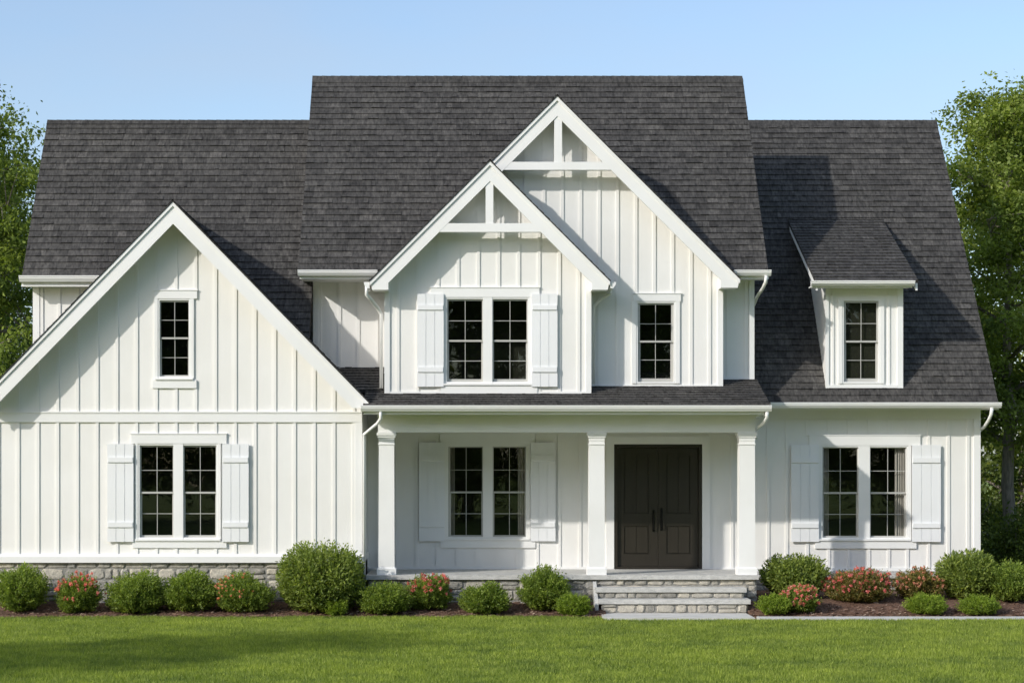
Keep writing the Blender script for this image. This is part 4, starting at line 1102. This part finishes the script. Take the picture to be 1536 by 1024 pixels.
# ---- trees
def tree_meshes(seed, H, crown_r, crown_z0, n_limb, n_clump, n_leaf, leafl, mat, clump_r=.5, bare=0.0, trunk_r=.16, top_sharp=1.0):
    rr = random.Random(seed); rg = np.random.default_rng(seed); mb = MB()
    tp = [(0, 0, -.1)]; x = y = 0
    nseg = 9
    for k in range(1, nseg + 1):
        x += rr.uniform(-.10, .10); y += rr.uniform(-.10, .10); tp.append((x, y, H * .93 * k / nseg))
    mb.tube(tp, [trunk_r * (1.25 if k == 0 else 1) * (1 - .9 * k / nseg) + .012 for k in range(nseg + 1)], 9)
    def trunk_at(z):
        t = min(max(z / (H * .93) * nseg, 0), nseg - .001); i = int(t); f = t - i
        return Vector(tp[i]).lerp(Vector(tp[i + 1]), f)
    def prof(t):       # crown radius along normalised crown height
        return crown_r * (max(0.0, sin(pi * min(1, (t * .86 + .10)) ** .85)) ** .75) * (1 - .25 * t * top_sharp)
    clumps = []
    per = max(1, n_clump // n_limb)
    for k in range(n_limb):
        t = (k + rr.random()) / n_limb; z = crown_z0 + (H - crown_z0) * t
        a = k * 2.399 + rr.uniform(-.5, .5); R = prof(t) * rr.uniform(.70, 1.15)
        zb = max(crown_z0 * .75, z - R * rr.uniform(.3, .7)); b0 = trunk_at(zb)
        tip = Vector((cos(a) * R, sin(a) * R, z)) + Vector((b0.x, b0.y, 0)) * .5
        mid = b0.lerp(tip, .5) + Vector((rr.uniform(-.2, .2), rr.uniform(-.2, .2), rr.uniform(-.1, .3)))
        r0 = trunk_r * .42 * (1 - .6 * t)
        mb.tube([b0, mid, tip], [r0, r0 * .6, .012], 6)
        for j in range(per):
            s = rr.uniform(.3, 1.05) ** .7
            base = b0.lerp(mid, s * 2) if s < .5 else mid.lerp(tip, (s - .5) * 2)
            off = Vector((rr.gauss(0, 1), rr.gauss(0, 1), rr.gauss(.15, .7))) * (crown_r * .20)
            c = base + off; clumps.append(c)
            mb.tube([base, base.lerp(c, .55) + Vector((0, 0, .05)), c], [r0 * .35 + .004, r0 * .2 + .003, .004], 5)
    C = np.array([tuple(c) for c in clumps]); nc = len(C)
    cr = clump_r * rg.uniform(.55, 1.25, nc)
    I = np.repeat(np.arange(nc), n_leaf)
    keep = rg.random(len(I)) < np.repeat(rg.uniform(.45, 1, nc), n_leaf); I = I[keep]
    u = rg.normal(size=(len(I), 3)); u /= np.linalg.norm(u, axis=1, keepdims=True)
    q = rg.random(len(I)) ** .45
    p = C[I] + u * (cr[I] * q)[:, None] * np.array([1, 1, .62])
    # droopy sub-sprays break the ball shape
    sp = rg.normal(size=(nc * 5, 3)) * np.array([1, 1, .5]); sp /= np.linalg.norm(sp, axis=1, keepdims=True)
    J = I * 5 + rg.integers(0, 5, len(I)); m = rg.random(len(I)) < .55
    p2 = C[I] + sp[J] * (cr[I] * rg.uniform(.3, 1.45, len(I)))[:, None] + rg.normal(size=(len(I), 3)) * leafl * .9
    p = np.where(m[:, None], p2, p)
    d = rg.normal(size=(len(I), 3)) + u * .5 + np.array([0, 0, -.25])
    l = leafl * rg.uniform(.6, 1.3, len(I)); w = l * rg.uniform(.45, .62, len(I))
    tone = np.clip(rg.normal(.5, .25, nc), 0, 1)[I]
    crown = leaf_mesh('crown', p, d, l, w, np.clip(rg.normal(.5, .22, len(I)), 0, 1), tone, mat, seed)
    tr = mb.build('trunk', M['bark'], None, True)
    return tr, crown
class TreeKind:
    def __init__(s, *a, **k): s.tr, s.crown = tree_meshes(*a, **k); s.used = False
    def put(s, name, label, x, y, scale=1.0, rot=0.0, group=None, sz=None):
        root = empty(name, (x, y, 0)); root.rotation_euler.z = rot; root.scale = (scale, scale, sz or scale)
        tag(root, label, 'tree', group)
        if not s.used: t = s.tr; s.used = True
        else: t = s.tr.copy(); COL.objects.link(t)
        t.parent = root; link('crown', s.crown, root)
        return root
KA = TreeKind(201, 12.6, 2.45, 4.0, 34, 300, 380, .115, M['leaf_tree'], clump_r=.60, trunk_r=.17)
KB = TreeKind(202, 12.0, 3.0, 2.2, 36, 330, 380, .115, M['leaf_tree'], clump_r=.60, trunk_r=.18)
KC = TreeKind(203, 11.0, 3.6, 1.0, 32, 300, 230, .16, M['leaf_far'], clump_r=.75, trunk_r=.2)
GT = 'leafy trees beside and behind the house'
KA.put('leafy_tree', 'tall light green tree with a bare lower trunk at the right edge of the photo', 13.05, 44.5, 1.0, 0, GT, sz=.925)
KB.put('leafy_tree', 'bright leafy tree at the left edge of the photo behind the left wing', -12.75, 46, 1.0, 1.9, GT)
KB.put('leafy_tree', 'second leafy tree close behind the left edge tree', -14.4, 49.5, .95, 3.1, GT)
KC.put('leafy_tree', 'dark woodland tree filling the gap right of the right wing', 16.2, 54, 1.05, 0, GT)
KC.put('leafy_tree', 'dark woodland tree behind the left tree, low at the left edge of the photo', -14.6, 54, 1.0, 2, GT)
KC.put('leafy_tree', 'shadowy tree farthest right behind the bare trunk', 21, 52, 1.1, 4, GT)
KC.put('leafy_tree', 'dark tree outside the left edge beyond the left wing', -20, 51, 1.1, 1, GT)
KB.put('leafy_tree', 'leafy tree outside the right edge beside the right wing', 18.5, 47, .95, 3, GT)
KA.put('leafy_tree', 'leafy tree outside the left edge level with the house', -18.6, 44, .95, 2, GT)
KC.put('leafy_tree', 'woodland tree close behind the right corner, hidden low by the house', 11.6, 58, .85, 5, GT)
# the tree whose shadow lies on the lawn, left of the camera, and the far side of the street
KB.put('leafy_tree', 'tree on the lawn left of the camera that shades the grass at lower left', -17.4, 18.6, .85, 4, GT)
GS = 'trees across the street behind the camera'
for k in range(15):
    x = -42 + k * 6.0; y = -24 - 3.0 * (k % 2); s = 1.65 + .12 * (k % 3); r = k * 1.3
    (KC if k % 2 else KB).put('leafy_tree', 'tree across the street behind the camera, reflected in the windows', x, y, s, r, GS)

# low dark understorey right of the house
def wood_shrub(x, y, w, h, seed, label):
    rg = np.random.default_rng(seed); root = empty('woodland_bush', (x, y, 0)); tag(root, label, 'bush', 'dark bushes under the trees')
    nc = 70; C = rg.normal(size=(nc, 3)) * np.array([w * .28, w * .25, h * .25]) + np.array([0, 0, h * .5]); C[:, 2] = np.abs(C[:, 2])
    I = np.repeat(np.arange(nc), 170); p = C[I] + rg.normal(size=(len(I), 3)) * .17; p[:, 2] = np.abs(p[:, 2])
    d = rg.normal(size=(len(I), 3)); l = .10 * rg.uniform(.6, 1.3, len(I))
    me = leaf_mesh('foliage', p, d, l, l * .5, rg.random(len(I)), rg.random(nc)[I], M['leaf_far'], seed)
    link('foliage', me, root)
    mb = MB(); rr = random.Random(seed)
    for q in range(7):
        a = rr.uniform(0, 6.3); mb.tube([(0, 0, -.05), (cos(a) * w * .15, sin(a) * w * .15, h * .4), (cos(a) * w * .35, sin(a) * w * .35, h * .8)], [.03, .02, .006], 5)
    mb.build('stems', M['bark'], root)
wood_shrub(12.6, 42.2, 2.6, 1.7, 301, 'dark bush behind the right corner of the house, left of the bare trunk')
wood_shrub(15.0, 43.5, 3.0, 1.6, 302, 'dark bush behind the rightmost large bush, at the foot of the tall tree')
wood_shrub(12.2, 47.5, 3.2, 2.4, 303, 'taller dark bush farther back beside the right wing')
wood_shrub(-12.2, 43, 3.0, 1.8, 304, 'dark bush beside the left wing, outside the photo')
wood_shrub(17.5, 49, 3.6, 2.4, 305, 'tall dark bush in the shade far right')

# ================================================================== GRASS
def grass():
    rg = np.random.default_rng(5)
    def pts(n, x0, x1, y0, y1):
        return np.stack([rg.uniform(x0, x1, n), rg.uniform(y0, y1, n)], 1)
    A = pts(620000, -10.5, 11.5, 23.5, 34.9); B = pts(70000, -22, 22, 17, 34.9); C = pts(26000, -22, -13, 34.9, 44); D = pts(14000, 13.5, 22, 34.9, 44)
    P = np.concatenate([A, B, C, D]); x, y = P[:, 0], P[:, 1]
    e = BED_FRONT + .07 * np.sin(x * 1.7) + .05 * np.sin(x * 4.1 + 1) + np.abs(rg.normal(size=len(x))) * .035 - .02
    ok = (y < e) | (x < -13) | (x > 13.5)
    ok &= ~((x > 2.55) & (y > 34.13) & (x < 16))
    P = P[ok]; x, y = P[:, 0], P[:, 1]; n = len(P)
    lo = np.sin(x * .9 + np.sin(y * .6) * 2) * np.cos(y * 1.1 + x * .35)
    lo2 = np.sin(x * 3.1 + 2 * np.sin(y * 2.3)) * np.sin(y * 3.7 + x)
    def cell(c, sd):
        t = rg.normal(size=(256, 256)); ix = (np.floor(x / c + .35 * np.sin(y * 9 / c * .1)).astype(int) + sd) % 256; iy = np.floor(y / c).astype(int) % 256
        return t[ix, iy]
    ce = .5 * cell(.07, 3) + .5 * cell(.19, 40) + .4 * cell(.55, 9)
    h = rg.uniform(.035, .075, n) * (1 + .12 * lo + .13 * ce); wd = rg.uniform(.006, .011, n); a = rg.uniform(0, 2 * pi, n)
    lean = rg.normal(size=(n, 2)) * .022
    V = np.zeros((n, 3, 3), np.float32)
    V[:, 0, 0] = x - np.cos(a) * wd; V[:, 0, 1] = y - np.sin(a) * wd
    V[:, 1, 0] = x + np.cos(a) * wd; V[:, 1, 1] = y + np.sin(a) * wd
    V[:, 2, 0] = x + lean[:, 0]; V[:, 2, 1] = y + lean[:, 1]; V[:, 2, 2] = h; V[:, :2, 2] = -.003
    me = bpy.data.meshes.new('grass')
    me.vertices.add(3 * n); me.vertices.foreach_set('co', V.ravel())
    me.loops.add(3 * n); me.loops.foreach_set('vertex_index', np.arange(3 * n, dtype=np.int32))
    me.polygons.add(n); me.polygons.foreach_set('loop_start', np.arange(0, 3 * n, 3, dtype=np.int32))
    me.update(calc_edges=True)
    r = np.clip(rg.normal(.5, .24, n) + .08 * lo2, 0, 1).astype(np.float32)
    t = np.clip(.5 + .13 * lo + .10 * lo2 + .24 * ce + .09 * np.sin(y * 2.3 + .4 * np.sin(x * .5)) + rg.normal(size=n) * .10, 0, 1).astype(np.float32)
    at = me.attributes.new('rnd', 'FLOAT', 'FACE'); at.data.foreach_set('value', r)
    at = me.attributes.new('tone', 'FLOAT', 'FACE'); at.data.foreach_set('value', t)
    me.materials.append(M['grass'])
    tag(link('grass', me), 'short mown green grass covering the front lawn', 'grass', kind='stuff')
grass()
